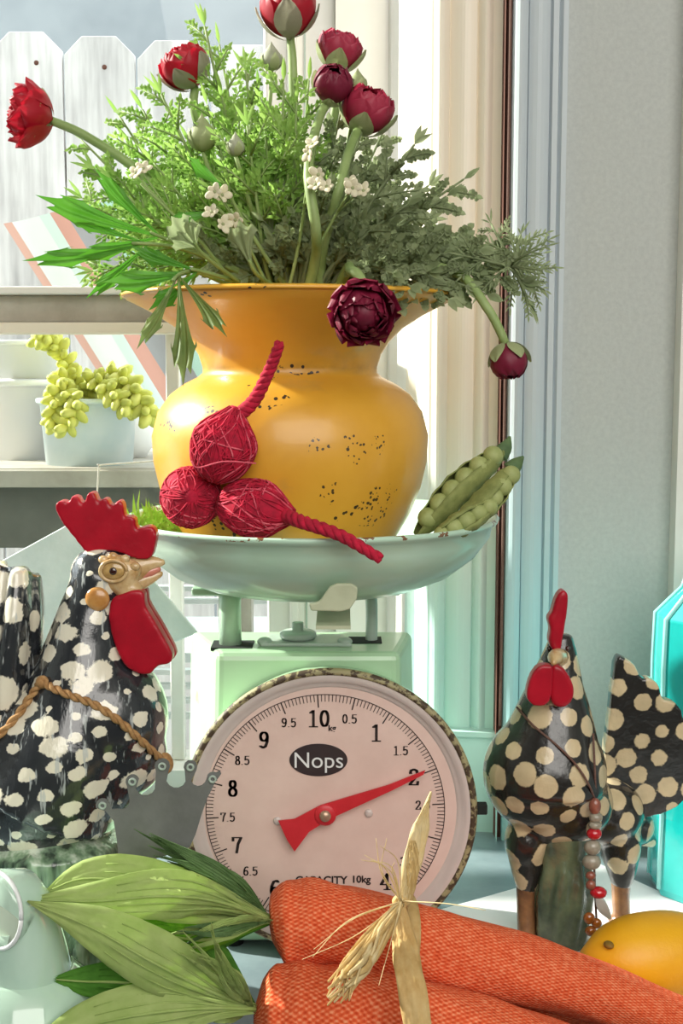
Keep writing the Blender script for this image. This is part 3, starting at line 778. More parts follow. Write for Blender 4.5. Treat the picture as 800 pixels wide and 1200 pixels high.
beet('yarn_beet', 'red yarn-wound beet standing with its root pointing up against the vase', P(260, 528, -.052), (.33, -.02, .95), .0215, .054,
     [P(297, 470, -.052), P(315, 435, -.055), P(328, 402, -.062)], 1)
beet('yarn_beet', 'round red yarn-wound beet with its root end turned to the front', P(224, 583, -.034), (.12, -.95, .12), .0205, .044, None, 2)
beet('yarn_beet', 'red yarn-wound beet lying with its root hanging over the pan rim', P(293, 595, -.052), (.93, -.25, -.16), .0195, .056,
     [P(355, 612, -.08), P(400, 628, -.094), P(446, 655, -.1)], 3)
fr_ = obj('loose_thread', tube([P(224, 540, -.085), P(232, 548, -.085), P(262, 541, -.082), P(300, 543, -.079)], .0005, 5, 24), 'beet_fray')
tag(fr_, 'pale loose thread curling over the upright yarn beet', 'thread')

def pod(base, tip, wpx, label, open_ang, peas, bend=.006):
    A, B = Vector(base), Vector(tip); L = (B-A).length; M3 = basis(B-A, open_ang)
    t = thing('pea_pod', A, label, 'pea pod', 'fabric pea pods in the pan')
    n, m = 22, 14; V = []; Fc = []
    for lay in (0, 1):
        for i in range(n+1):
            s = i/n; r = wpx*(math.sin(math.pi*(.04+.93*s))**.6)*(1-.1*lay)
            for j in range(m+1):
                a = R(33) + (2*math.pi-2*R(33))*j/m
                bulge = 1+.05*math.cos(s*2*math.pi*peas)
                V.append(A + M3 @ Vector((s*L, r*bulge*math.sin(a)*.8, r*bulge*math.cos(a)+bend*math.sin(math.pi*s))))
    k = (n+1)*(m+1)
    for lay in (0, 1):
        for i in range(n):
            for j in range(m):
                a = lay*k+i*(m+1)+j; q = (a, a+1, a+m+2, a+m+1); Fc.append(q if lay else q[::-1])
    for i in range(n):
        for j in (0, m):
            a = i*(m+1)+j; q = (a, a+m+1, k+a+m+1, k+a); Fc.append(q if j else q[::-1])
    husk = obj('husk', (V, Fc), 'pod_green', t)
    obj('pod_tip', tube([A + M3 @ Vector((L*.93, 0, 0)), A + M3 @ Vector((L*1.02, .001, .001)), A + M3 @ Vector((L*1.1, .003, .004))], [wpx*.55, wpx*.4, .0008], 10, 8, .7), 'pod_tip', t)
    for i in range(peas):
        s = .16+.72*i/(peas-1); obj('pea', ell(A + M3 @ Vector((s*L, 0, wpx*.22+bend*math.sin(math.pi*s))), wpx*.62*(1-.22*abs(s-.5)), 14, 10), 'pea_green', t)
    return t
k2 = PXM(550, 580, .0)
pod(P(488, 628, .005), P(592, 527, .02), 22*k2, 'open green fabric pea pod leaning highest beside the vase', (-.55, -.75, .45), 6)
pod(P(522, 630, -.01), P(604, 545, .005), 20*k2, 'open green fabric pea pod lying along the pan rim', (.6, -.75, .1), 6)
pod(P(505, 636, -.02), P(580, 590, -.01), 19*k2, 'short green fabric pea pod lying in front of the other two', (.2, -.9, .35), 5)
VF = ([], []); mc = P(165, 597, .05)
for i in range(170):
    a = random.uniform(0, 6.28); q = .026*math.sqrt(random.random()); b = Vector((mc.x+.004+q*math.cos(a)*1.1, .055+q*math.sin(a)*1.4, PZ-.012))
    d = Vector((random.gauss(0, .5), random.gauss(0, .4), 1)).normalized(); L = random.uniform(.012, .026)*(1.5 if random.random() < .05 else 1)
    sd = d.cross(Vector((0, 1, .2))).normalized()*.0009; m_ = b+d*L*.6+Vector((random.gauss(0, .002), 0, 0)); e = b+d*L+Vector((random.gauss(0, .006), random.gauss(0, .004), -.002))
    VF = join(VF, ([b-sd, b+sd, m_+sd, m_-sd, e], [(0, 1, 2, 3), (3, 2, 4)]))
VF = join(VF, ell((mc.x+.004, .055, PZ-.014), (.027, .034, .009), 20, 10))
ms = obj('moss_clump', VF, 'moss'); ms['kind'] = 'stuff'; tag(ms, 'tuft of bright green moss in the pan beside the vase', 'moss')

# ---------------------------------------------------------------- rooster figurine
RY = -.05
def rr(px): return px*PXM(100, 800, RY)
def E(px, py, rx, ry, rz=None, Y=RY, dy=0):     # ellipsoid given in photo pixels: half width, half depth, half height
    return ell(P(px, py, Y+dy), (rr(rx), rr(ry), rr(rz or rx)), 24, 16)
ro = thing('rooster_figurine', (P(70, 1000, RY).x, RY, 0), 'large glazed black rooster figurine with white flecks and a tall red comb', 'figurine')
neck = tube([P(122, 668, RY), P(112, 700, RY), P(104, 745, RY), P(98, 800, RY), P(85, 860, RY), P(50, 930, RY)],
            [rr(36), rr(38), rr(50), rr(68), rr(92), rr(105)], 28, 24, .92)
body = blob(join(neck, E(120, 672, 38, 30, 33), E(118, 840, 80, 76, 82), E(60, 890, 120, 88, 95), E(40, 930, 100, 80, 82), E(-10, 910, 120, 80, 95), E(140, 878, 56, 60, 60)), .0026, 6, 'rooster_glaze', 'body')
spots(body, rr(21), (1.3, 1.0, .9), 3, .3)
bo = link('body', body, ro); RB = bvh_of(body)
# tail: overlapping upright sickle feathers
tl = ([], [])
for i, (px, top_, wd, dy) in enumerate(((-35, 650, 40, 0), (-5, 646, 40, .006), (22, 652, 34, -.006), (40, 660, 24, .006), (-60, 665, 40, -.004))):
    tl = join(tl, tube([P(20, 900, RY+dy), P(px-8, 800, RY+dy), P(px, 720, RY+dy), P(px+1, top_+12, RY+dy)], [rr(wd*1.3), rr(wd*1.25), rr(wd), rr(wd*.6)], 16, 14, .5))
tl = join(tl, E(-5, 706, 54, 13, 46))
tm = blob(tl, .0026, 8, 'rooster_glaze', 'tail'); spots(tm, rr(34), (1, 1, 1.1), 9, .15)
link('tail', tm, ro)
# base: ceramic grass that carries the body
bs = ([], [])
rs = random.Random(4)
bs = join(bs, lathe([(0, 0), (rr(110), 0), (rr(108), .012), (rr(98), .03), (rr(82), .07), (rr(88), .12), (0, .15)], 40, (P(60, 1000, RY).x, RY, 0)))
for i in range(34):
    a = rs.uniform(0, 6.28); c = Vector((P(60, 1000, RY).x+rr(96)*math.cos(a), RY+rr(92)*math.sin(a), .015)); q = rs.uniform(.4, .75)
    c2 = Vector((P(60, 1000, RY).x+rr(86)*math.cos(a+.3), RY+rr(82)*math.sin(a+.3), .07+.06*rs.random()))
    bs = join(bs, tube([c, c.lerp(c2, .5)+Vector((.006*math.cos(a), .006*math.sin(a), 0)), c2], [rr(12), rr(11), rr(4)], 8, 8, .6))
bm_ = blob(bs, .003, 2, 'rooster_glaze', 'grass_base'); bm_.materials.clear(); bm_.materials.append(MATS['rooster_base'])
link('grass_base', bm_, ro)
# comb, wattle, ear lobe, beak, eye
def pad(pts, Y, th, voxel=.0016, sm=5, mt='red_glaze', name='comb', m=3):
    fr = [P(a, b, Y-th/2) for a, b in pts]; fr = closed_spline(fr, m)
    return blob(prism(fr, (0, th, 0)), voxel, sm, mt, name)
comb = [(102, 648), (88, 632), (72, 612), (64, 594), (72, 586), (80, 590), (84, 581), (92, 583), (95, 594), (99, 588), (103, 578), (111, 578), (114, 592), (118, 588),
        (121, 583), (127, 587), (128, 597), (134, 590), (141, 586), (145, 596), (145, 609), (151, 605), (158, 609), (159, 622), (166, 618), (177, 617), (183, 626), (181, 642), (176, 654), (160, 655), (140, 648), (120, 645)]
link('comb', pad(comb, RY, .014, .0015, 3), ro)
wat = [(131, 702), (142, 697), (156, 692), (168, 695), (170, 710), (180, 727), (192, 748), (202, 768), (198, 778), (184, 781), (176, 790), (163, 790), (148, 782), (138, 766), (130, 742), (127, 720)]
link('wattle', pad(wat, RY-.014, .014, .0016, 4, 'red_glaze', 'wattle'), ro)
wm = pad([(a+4, b-4) for a, b in wat], RY+.010, .012, .0018, 4, 'red_glaze', 'wattle'); link('wattle', wm, ro)
up = blob(tube([P(150, 672, RY), P(165, 664, RY), P(180, 660, RY), P(194, 659, RY)], [rr(19), rr(15), rr(9), rr(3)], 16, 12, .8), .0014, 3, 'beak', 'upper_beak'); link('upper_beak', up, ro)
lo = blob(tube([P(148, 684, RY), P(163, 682, RY), P(178, 677, RY), P(191, 671, RY)], [rr(16), rr(11), rr(7), rr(3)], 16, 12, .8), .0014, 3, 'beak', 'lower_beak'); link('lower_beak', lo, ro)
obj('tongue', tube([P(165, 674, RY), P(178, 669, RY), P(188, 666, RY)], [rr(8), rr(7), rr(3)], 10, 8), 'beak_in', ro)
ff = blob(join(E(139, 673, 22, 14, 23, RY-.013), E(150, 690, 17, 12, 12, RY-.012), E(152, 668, 14, 12, 12, RY-.012)), .0014, 3, 'beak', 'face'); link('face', ff, ro); FB = bvh_of(ff)
ep = on(FB, 133, 669, 0, RY-.02)
eye = obj('eye', ell(ep, (rr(13), rr(3.5), rr(10)), 20, 10), 'eye_tan', ro)
obj('pupil', ell(ep+Vector((0, -rr(2.6), 0)), (rr(4.6), rr(2.2), rr(4.6)), 14, 8), 'eye_dark', eye)
obj('eyelid', tube([ep+Vector((rr(15*math.cos(a)), -rr(1.2), rr(12*math.sin(a)))) for a in np.linspace(0, 2*math.pi, 25)], rr(2.2), 6), 'beak', eye)
ob = on(RB, 114, 702, 0, RY-.02); obj('ear_lobe', ell(ob, (rr(14), rr(6), rr(14)), 18, 12), 'earlobe', ro)
for a, b in ((132, 652), (146, 655), (121, 656), (158, 664)):
    q = on(FB, a, b, 0, RY-.016); obj('brow_bump', ell(q, (rr(6), rr(4), rr(5)), 10, 8), 'beak', ro)

# twine necklace and the metal crown hung from it
tp = [on(RB, a, b, .002, RY-.05) for a, b in ((-30, 890), (-5, 868), (20, 842), (40, 815), (52, 800), (62, 806), (85, 816), (110, 826), (135, 842), (158, 862), (178, 882), (190, 894))]
tw = thing('twine_necklace', tp[4], 'brown twine looped around the neck of the large rooster', 'twine')
pth = spline(tp, 110); frm = frames(pth)
for k in range(2):
    obj('strand', tube([p+(N*math.cos(i*.7+k*math.pi)+B*math.sin(i*.7+k*math.pi))*.0014 for i, (p, (T, N, B)) in enumerate(zip(pth, frm))], .0017, 6), 'twine', tw)
obj('knot', ell(tp[-1], (.006, .005, .008), 12, 8), 'twine', tw)
obj('knot', ell(tp[4], (.0045, .0045, .0045), 12, 8), 'twine', tw)
CY = min(tp[-1].y, -.1) - .012
crown = thing('metal_crown', P(180, 1000, CY), 'dull grey sheet-metal crown ornament hanging from the rooster twine', 'ornament')
def arcpx(cx, cy, r, a0, a1, n=7): return [(cx+r*math.cos(R(a0+(a1-a0)*i/(n-1))), cy-r*math.sin(R(a0+(a1-a0)*i/(n-1)))) for i in range(n)]
co_ = [(140, 1018), (137, 985), (133, 962), (124, 951)] + arcpx(120, 944, 8, 200, 20, 8) + [(131, 949)] + arcpx(141, 938, 11, 250, 360, 5) + arcpx(155, 916, 8, 215, 20, 8) + \
      arcpx(170, 921, 12, 200, 340, 6) + arcpx(190, 898, 9, 215, -35, 9) + arcpx(206, 912, 12, 200, 340, 6) + arcpx(223, 899, 8, 215, -30, 8) + arcpx(232, 913, 9, 200, 330, 5) + \
      arcpx(249, 912, 7, 180, 60, 5) + [(257, 904), (259, 907), (252, 917), (243, 935), (236, 955), (229, 978), (222, 993), (200, 1001), (170, 1010)]
obj('crown_plate', prism([P(a, b, CY) for a, b in co_], (0, .0016, 0)), 'zinc', crown, False)
for a, b in ((120, 944), (155, 916), (190, 898), (223, 899), (249, 913)):
    o = obj('eyelet', lathe([(.0014, -.001), (.0026, -.001), (.0026, .001), (.0014, .001)], 14, (0, 0, 0), True), 'mint_grey_metal', crown)
    o.matrix_basis = Matrix.Translation(P(a, b, CY-.0004)) @ Matrix.Rotation(R(90), 4, 'X')

# ---------------------------------------------------------------- hen figurine on a white sheet
cn = Vector((.234, .194, 0)); da = Vector((-.843, -.538, 0)); db = Vector((.538, -.843, 0))
sh = obj('white_board', prism([cn, cn+da*.19, cn+da*.19+db*.36, cn+db*.36], (0, 0, .003)), 'paper_white', None, False, bevel=.001)
tag(sh, 'thin white square board lying on the slate counter under the hen', 'board')
HYD = .035; HZ = .003
def hr(px): return px*PXM(650, 900, HYD)
def H(px, py, rx, ry, rz=None, dy=0): return ell(P(px, py, HYD+dy), (hr(rx), hr(ry), hr(rz or rx)), 24, 16)
hen = thing('hen_figurine', (P(660, 1000, HYD).x, HYD, HZ), 'glossy black hen figurine with cream polka dots, facing front beside the lemon', 'figurine')
hneck = tube([P(658, 742, HYD), P(656, 768, HYD), P(652, 800, HYD), P(648, 840, HYD), P(642, 890, HYD), P(640, 920, HYD)], [hr(12), hr(21), hr(31), hr(47), hr(66), hr(68)], 28, 24)
hb = blob(join(hneck, H(638, 905, 73, 62, 72), H(655, 940, 64, 60, 50, .01), H(705, 950, 52, 50, 42, .045), H(735, 968, 34, 30, 26, .06),
               tube([P(735, 960, HYD+.06), P(755, 980, HYD+.07), P(768, 990, HYD+.072)], [hr(22), hr(14), hr(5)], 12, 8),
               H(616, 985, 26, 30, 32), H(726, 990, 26, 28, 36, .04), tube([P(616, 985, HYD), P(617, 1020, HYD), P(617, 1045, HYD)], [hr(26), hr(19), hr(11)], 14, 8), tube([P(727, 990, HYD+.04), P(728, 1020, HYD+.04), P(728, 1040, HYD+.04)], [hr(26), hr(19), hr(11)], 14, 8)), .0024, 6, 'hen_glaze', 'body')
spots(hb, hr(26.5), None, 5, .1); link('body', hb, hen); HB = bvh_of(hb)
ht = [(708, 892), (712, 850), (717, 805), (722, 771), (733, 772), (744, 780), (752, 795), (762, 795), (772, 804), (777, 820), (788, 822), (798, 832), (803, 848), (814, 860), (818, 890), (812, 920), (795, 945), (765, 957), (735, 958), (715, 940)]
tm2 = blob(prism(closed_spline([P(a, b, HYD+.045) for a, b in ht], 3), (0, .014, 0)), .002, 3, 'hen_glaze', 'tail'); spots(tm2, hr(27), (1, 3, 1), 11, .08); link('tail', tm2, hen)
hc_ = [(649, 764), (643, 752), (645, 738), (642, 726), (647, 718), (650, 706), (654, 697), (660, 692), (666, 698), (665, 715), (662, 735), (659, 752), (656, 766)]
link('comb', blob(prism(closed_spline([P(a, b, HYD-.014) for a, b in hc_], 3), (0, .014, .0)), .0016, 3, 'red_glaze', 'comb'), hen)
obj('beak', tube([P(655, 770, HYD-.012), P(650, 771, HYD-.026), P(648, 778, HYD-.036)], [hr(11), hr(9), hr(2)], 12, 8), 'beak', hen)
for s_, pts in ((0, [(648, 782), (634, 780), (624, 790), (618, 806), (618, 820), (628, 828), (640, 826), (646, 816), (647, 798)]), (1, [(647, 782), (658, 782), (668, 794), (673, 810), (669, 824), (658, 830), (647, 825), (645, 810)])):
    link('wattle', blob(prism(closed_spline([P(a, b, HYD-.040+.002*s_) for a, b in pts], 3), (0, .012, 0)), .0016, 4, 'red_glaze', 'wattle'), hen)
for px in (643, 665):
    q = on(HB, px, 760, 0, HYD-.02); obj('eye', ell(q, hr(3.2), 10, 8), 'eye_dark', hen)
def leg(px, py0, Y):
    a = P(px, py0, Y); return tube([a, Vector((a.x, Y, a.z*.5)), Vector((a.x+.001, Y, HZ+.006)), Vector((a.x+.001, Y, HZ+.0005))], [hr(14), hr(11), hr(11), hr(17)], 14, 12)
obj('leg', leg(617, 1000, HYD), 'leg_tan', hen); obj('leg', leg(728, 1010, HYD+.04), 'leg_tan', hen)
a = P(660, 965, HYD)
px_ = ([], [])
px_ = join(px_, tube([a, Vector((a.x, HYD, .045)), Vector((a.x, HYD, .012)), Vector((a.x, HYD, HZ))], [hr(32), hr(26), hr(27), hr(33)], 20, 14))
for i in range(9):
    an = i*.7; px_ = join(px_, tube([Vector((a.x+hr(22)*math.cos(an), HYD+hr(22)*math.sin(an), .01)), Vector((a.x+hr(29)*math.cos(an+.3), HYD+hr(29)*math.sin(an+.3), .05)), Vector((a.x+hr(20)*math.cos(an+.5), HYD+hr(20)*math.sin(an+.5), .09))], [hr(11), hr(10), hr(5)], 8, 8))
link('pillar', blob(px_, .0022, 2, 'sage_glaze', 'pillar'), hen)
# bead necklace
bp = [on(HB, a_, b_, .002, HYD-.05) for a_, b_ in ((608, 830), (625, 850), (650, 872), (672, 895), (688, 920), (696, 945))]
neckl = thing('bead_necklace', bp[-1], 'strand of red, stone and amber beads hanging on the dotted hen', 'necklace')
hang = [bp[-1]] + [P(x, y, bp[-1].y-.004) for x, y in ((697, 975), (696, 1010), (697, 1045), (699, 1085))]
obj('cord', tube(bp+hang[1:], .0009, 6, 50), 'cord_brown', neckl)
obj('cord', tube([bp[-1], on(HB, 694, 900, .002, HYD-.03), on(HB, 692, 860, .002, HYD-.02)], .0009, 6, 20), 'cord_brown', neckl)
BYY = hang[1].y - .003
for x, y, w_, h_, m_ in ((697, 945, 7, 10, 'bead_rose'), (698, 958, 8, 6, 'bead_stone'), (697, 967, 8, 5, 'bead_stone'), (696, 977, 9, 7, 'bead_red'), (694, 993, 10, 9, 'bead_stone'), (693, 1010, 11, 9, 'bead_stone'), (692, 1026, 6, 5, 'bead_rose'), (692, 1037, 6, 6, 'bead_rose'),
                      (701, 1046, 10, 7, 'bead_red'), (690, 1076, 7, 7, 'bead_amber'), (699, 1082, 6, 6, 'bead_amber'), (692, 1091, 7, 6, 'bead_amber')):
    obj('bead', ell(P(x, y, BYY), (hr(w_), hr(w_)*.8, hr(h_)), 12, 8), m_, neckl)
obj('charm', prism(closed_spline([P(a_, b_, BYY-.003) for a_, b_ in ((698, 1053), (707, 1054), (714, 1066), (716, 1078), (708, 1074), (700, 1066))], 3), (0, .003, 0)), 'silver', neckl, bevel=.0005)

# turquoise faceted vase at the side
tq = P(767, 800, .14); TX, TY = tq.x+.052, .14
tqz = lambda y: P(767, y, .14).z
tv = thing('turquoise_vase', (TX, TY, .0), 'glossy turquoise faceted vase standing behind the hen tail', 'vase')
prof = [(0, .003), (.049, .003), (.051, .01), (.05, tqz(950)), (.052, tqz(880)), (.0525, tqz(780)), (.0515, tqz(722)), (.030, tqz(690)), (.024, tqz(665)), (.03, tqz(640)), (.027, tqz(640)), (.02, tqz(668)), (0, tqz(700))]
V, Fc = lathe([(r_, z_) for r_, z_ in prof], 9, (TX, TY, 0))
obj('vase_body', (V, Fc), 'turquoise', tv, False, bevel=.002)
for i in range(9):
    an = 2*math.pi*i/9; pts = [(TX+r_*1.004*math.cos(an), TY+r_*1.004*math.sin(an), z_) for r_, z_ in prof[2:9]]
    obj('facet_edge', tube(pts, .0022, 6), 'turquoise_pale', tv)

# lemon
lc = P(764, 1118, -.045); lr = 50*PXM(760, 1115, -.045)
lc.z = lr*1.0
M3 = basis((-.96, -.25, -.02))
lp = [(max(0.0, .037*(1-abs(t_)**2.3)**.5)*(1 if abs(t_) < .93 else 1), .052*t_) for t_ in np.linspace(-1, 1, 27)]
lp[-1] = (.0, .0535); lp[-2] = (lp[-2][0]*.9, .0515)
V, Fc = lathe([(r_*lr/.037, z_) for r_, z_ in lp], 48)
lm = thing('lemon', (lc.x, lc.y, 0), 'whole yellow lemon lying beside the hen behind the orange carrots', 'lemon')
obj('peel', xf(([(z, x, y) for x, y, z in V], Fc), lc, M3), 'lemon', lm)
lt = P(716, 1094, lc.y-.032); obj('stem_scar', ell(lc + M3 @ Vector((.0400, .012, .0190)), (.0035, .0045, .0025), 12, 8, M3), 'lemon_tip', lm)

# ---------------------------------------------------------------- orange fabric carrots
def carrot(label, axis, radii, leaves_mt):
    path = spline(axis, 60); t = thing('fabric_carrot', (path[0].x, path[0].y, path[0].z-radii[2]), label, 'carrot', 'fabric carrots tied with raffia')
    uv = []; VF = tube(path, radii, 40, None, 1.0, uv)
    rs = random.Random(len(label)); q = []
    fr = frames(path)
    for i, v in enumerate(VF[0]):
        ring = i//40; c = path[ring]; d = v-c; a = (i % 40)/40*6.283
        wr_ = 1 + .03*math.sin(3*a+ring*.25) + .022*math.sin(7*a-ring*.6) + .03*math.sin(ring*.9)*(1 if ring < 20 else .3)
        q.append(c+d*wr_)
    obj('carrot_body', (q, VF[1]), 'carrot_burlap', t, uv=uv)
    return t
UP = [P(318, 1088, -.115), P(340, 1085, -.115), P(400, 1087, -.115), P(520, 1115, -.118), P(660, 1150, -.12), P(800, 1196, -.125), P(960, 1255, -.13)]
ku = PXM(400, 1100, -.115)
rad_u = [16*ku, 40*ku, 50*ku, 52*ku, 50*ku, 48*ku, 46*ku, 43*ku, 40*ku, 36*ku, 32*ku, 26*ku, 16*ku, 4*ku]
def lift(ax_, rr_):
    m = len(ax_)
    for i, p in enumerate(ax_):
        q = float(np.interp(i/(m-1), np.linspace(0, 1, len(rr_)), rr_))*1.08
        p.z = max(p.z, q+.0005)
lift(UP, rad_u)
ca1 = carrot('orange burlap carrot lying on top of the bundle, tied with raffia', UP, rad_u, None)
LO = [P(298, 1196, -.158), P(330, 1196, -.158), P(420, 1200, -.16), P(560, 1222, -.165), P(700, 1248, -.17), P(860, 1280, -.175)]
rad_l = [16*ku, 44*ku, 58*ku, 62*ku, 62*ku, 60*ku, 56*ku, 50*ku, 44*ku, 36*ku, 26*ku, 12*ku, 3*ku]
lift(LO, rad_l)
ca2 = carrot('orange burlap carrot lying in front at the bottom of the bundle', LO, rad_l, None)
zmin = min((p.z-62*ku) for p in spline(LO, 20)[:12]);
TH = [P(330, 1175, -.085) + Vector((0, 0, -.01)), P(420, 1180, -.085), P(560, 1195, -.085), P(720, 1225, -.09), P(860, 1260, -.1)]
for p in TH: p.z = p.z-.02
lift(TH, [12*ku, 30*ku, 36*ku, 36*ku, 34*ku, 30*ku, 24*ku, 14*ku, 3*ku])
ca3 = carrot('orange burlap carrot lying at the back underneath the bundle', TH, [12*ku, 30*ku, 36*ku, 36*ku, 34*ku, 30*ku, 24*ku, 14*ku, 3*ku], None)

def fleaf(parent, pts, wpx, mt, Ys, up=(0, -1, .35), fold=.35, pleats=0, name='leaf', wprof=None, kk=None):
    path = spline([P(p[0], p[1], y) for p, y in zip(pts, Ys)], 22); fr = frames(path); n = 10
    kk = kk or PXM(200, 1080, -.16); V = []; Fc = []
    wp = wprof or [.16, .3, .62, .95, 1, .92, .7, .38, .02]
    ww = lerpl(wp, len(path)); upv = Vector(up)
    for lay in (0, 1):
        for i, (p, (T, N, B)) in enumerate(zip(path, fr)):
            nz = (upv-T*upv.dot(T)).normalized(); sd = T.cross(nz)
            for j in range(n+1):
                s = j/n*2-1; h = -fold*abs(s)*ww[i]*wpx*kk + .0012*math.sin(i*.9+j*2.1) + pleats*.0022*math.cos(j*math.pi)*(1-i/len(path))**2
                V.append(p + sd*(s*ww[i]*wpx*kk) + nz*(h - lay*.0009))
    k = len(path)*(n+1)
    for lay in (0, 1):
        for i in range(len(path)-1):
            for j in range(n):
                a = lay*k+i*(n+1)+j; q = (a, a+1, a+n+2, a+n+1); Fc.append(q[::-1] if lay else q)
    for i in range(len(path)-1):
        for j in (0, n):
            a = i*(n+1)+j; q = (a, a+n+1, k+a+n+1, k+a); Fc.append(q[::-1] if j else q)
    o = obj(name, (V, Fc), mt, parent)
    vein = [p + (upv-T*upv.dot(T)).normalized()*.0009 for p, (T, N, B) in zip(path, fr)]
    if wpx > 12 and name == 'leaf':
        obj('midrib', tube(vein[:-1], [.0014, .0004], 5), 'carrot_leaf', o)
        for q_ in (-.62, -.3, .3, .62):
            pv = []
            for i, (p, (T, N, B)) in enumerate(zip(path[:15], fr)):
                nz = (upv-T*upv.dot(T)).normalized(); sd = T.cross(nz); u_ = q_*(.45+.55*min(1, i/6))
                pv.append(p + sd*(u_*ww[i]*wpx*kk) + nz*(-fold*abs(u_)*ww[i]*wpx*kk+.0006))
            obj('pleat', tube(pv, [.0010, .0003], 5), mt, o)
    return o
root1 = (318, 1078); root2 = (298, 1182)
fleaf(ca1, [root1, (250, 1062), (170, 1038), (100, 1030), (52, 1046)], 34, 'carrot_leaf', (-.12, -.14, -.16, -.165, -.17), (0, -.85, .5), .25, 1)
fleaf(ca1, [root1, (255, 1056), (190, 1050), (110, 1056), (30, 1054)], 29, 'carrot_leaf', (-.125, -.15, -.175, -.185, -.19), (0, -1, .2), .3, 1)
fleaf(ca2, [root2, (240, 1158), (175, 1125), (110, 1088), (32, 1056)], 34, 'carrot_leaf', (-.165, -.185, -.20, -.205, -.2), (0, -1, .25), .3, 1)
fleaf(ca2, [root2, (230, 1182), (160, 1190), (90, 1205), (40, 1220)], 34, 'carrot_leaf', (-.17, -.19, -.205, -.21, -.215), (0, -.9, .45), .3, 1)
fleaf(ca2, [root2, (225, 1175), (165, 1172), (110, 1190), (66, 1204)], 22, 'carrot_leaf_bright', (-.165, -.18, -.195, -.2, -.2), (0, -.8, .6), .2, 0)
fleaf(ca2, [root2, (220, 1165), (150, 1152), (100, 1150), (58, 1147)], 24, 'carrot_leaf_dark', (-.16, -.17, -.18, -.18, -.185), (0, -.9, .3), .3, 0)
fleaf(ca1, [root1, (260, 1092), (210, 1100), (170, 1095), (140, 1082)], 34, 'carrot_leaf_dark', (-.12, -.13, -.135, -.14, -.14), (0, -1, .3), .25, 0)
fleaf(ca1, [root1, (250, 1100), (205, 1098), (165, 1088), (128, 1070)], 20, 'carrot_leaf_bright', (-.12, -.142, -.15, -.155, -.155), (0, -1, .3), .2, 0)
fleaf(ca2, [root2, (270, 1150), (235, 1120), (205, 1095), (190, 1080)], 26, 'carrot_leaf_dark', (-.15, -.145, -.14, -.14, -.14), (0, -1, .2), .25, 0)
for i in range(22):
    f = i/21; e = (165+50*f+random.uniform(-8, 8), 968+72*f+random.uniform(-8, 8)); y = -.125-.02*random.random()
    m_ = ((e[0]+root1[0])/2+random.uniform(-10, 10)+12, (e[1]+root1[1])/2-8+random.uniform(-6, 6))
    fleaf(ca1, [root1, m_, e], random.uniform(3, 6.5), 'carrot_blade', (-.12, y, y), (0, -1, .3), .3, 0, 'blade')
for i in range(26):
    f = random.random(); e = (150+110*random.random(), 1085+110*f); y = -.15-.03*random.random(); st = root2 if f > .35 else root1
    fleaf(ca2 if f > .35 else ca1, [st, ((e[0]+st[0])/2, (e[1]+st[1])/2+random.uniform(-12, 12)), e], random.uniform(2.5, 5), 'carrot_blade' if i % 2 else 'carrot_leaf', (-.14, y, y), (0, -1, .3), .3, 0, 'blade')

for i in range(9):
    e = (232+random.uniform(-26, 30), 1084+random.uniform(-8, 40)); fleaf(ca2, [root2, (272+random.uniform(-14, 10), 1142+random.uniform(-14, 14)), e], random.uniform(1.8, 3.2), 'carrot_leaf', (-.168, -.19, -.2), (0, -1, .3), .3, 0, 'blade')
# raffia tie
kn = P(470, 1056, -.163)
rf = thing('raffia_tie', kn, 'pale straw raffia tied in a knot around the orange carrots', 'raffia')
kr = PXM(470, 1060, -.163)
fleaf(rf, [(474, 1060), (482, 1020), (491, 985), (498, 955), (505, 928)], 12, 'raffia_pale', (-.165, -.165, -.162, -.16, -.158), (.2, -1, 0), .35, 0, 'ribbon', [.5, .6, .9, 1, .95, .8, .5, .2, .04], kr)
fleaf(rf, [(476, 1056), (480, 1030), (482, 1005), (484, 985)], 9, 'raffia', (-.164, -.166, -.165, -.163), (-.3, -1, 0), .35, 0, 'ribbon', [.6, .9, 1, .8, .3], kr)
fleaf(rf, [(468, 1058), (474, 1100), (482, 1150), (492, 1215)], 16, 'raffia', (-.168, -.18, -.212, -.225), (.1, -1, .2), .3, 0, 'ribbon', [.35, .6, .9, 1, 1, 1, .95], kr)
for i in range(30):
    q = random.random(); ex = 388+random.uniform(-6, 30); ey = 1165+random.uniform(-20, 14)-(ex-388)*.3
    obj('strand', tube([P(470+random.uniform(-5, 5), 1056+random.uniform(-4, 6), -.168), P(448+random.uniform(-12, 12), 1090+random.uniform(-8, 8), -.182-.006*random.random()), P(420+random.uniform(-16, 16), 1128+random.uniform(-8, 8), -.205-.008*random.random()), P(ex, ey, -.225-.006*random.random())],
        [kr*1.0, kr*random.uniform(2.2, 4.6), kr*random.uniform(2.2, 4.6), kr*1.6], 6, 14, .5), random.choice(('raffia', 'raffia_pale')), rf)
for i in range(14):
    a = random.choice(((430, 1000), (445, 985), (395, 1090), (360, 1120), (440, 1160), (462, 1165), (560, 1062), (455, 1010), (415, 1165)))
    obj('wisp', tube([P(470, 1056, -.17), P((470+a[0])/2+random.uniform(-14, 14), (1056+a[1])/2+random.uniform(-14, 10), -.185-.008*random.random()), P(a[0]+random.uniform(-9, 9), a[1]+random.uniform(-9, 9), -.2-.012*random.random())], [kr*.9, kr*.35], 5, 14), 'raffia_pale', rf)
obj('knot', blob(join(ell(kn, (kr*12, kr*8, kr*9), 16, 10), tube([kn+Vector((-.006, -.003, .003)), kn+Vector((0, -.007, 0)), kn+Vector((.007, -.003, -.003))], .003, 8, 10)), .0013, 2, 'raffia', 'knot') and ell(kn, (kr*11, kr*8, kr*8), 16, 10), 'raffia', rf)
pu = P(480, 1105, -.117)
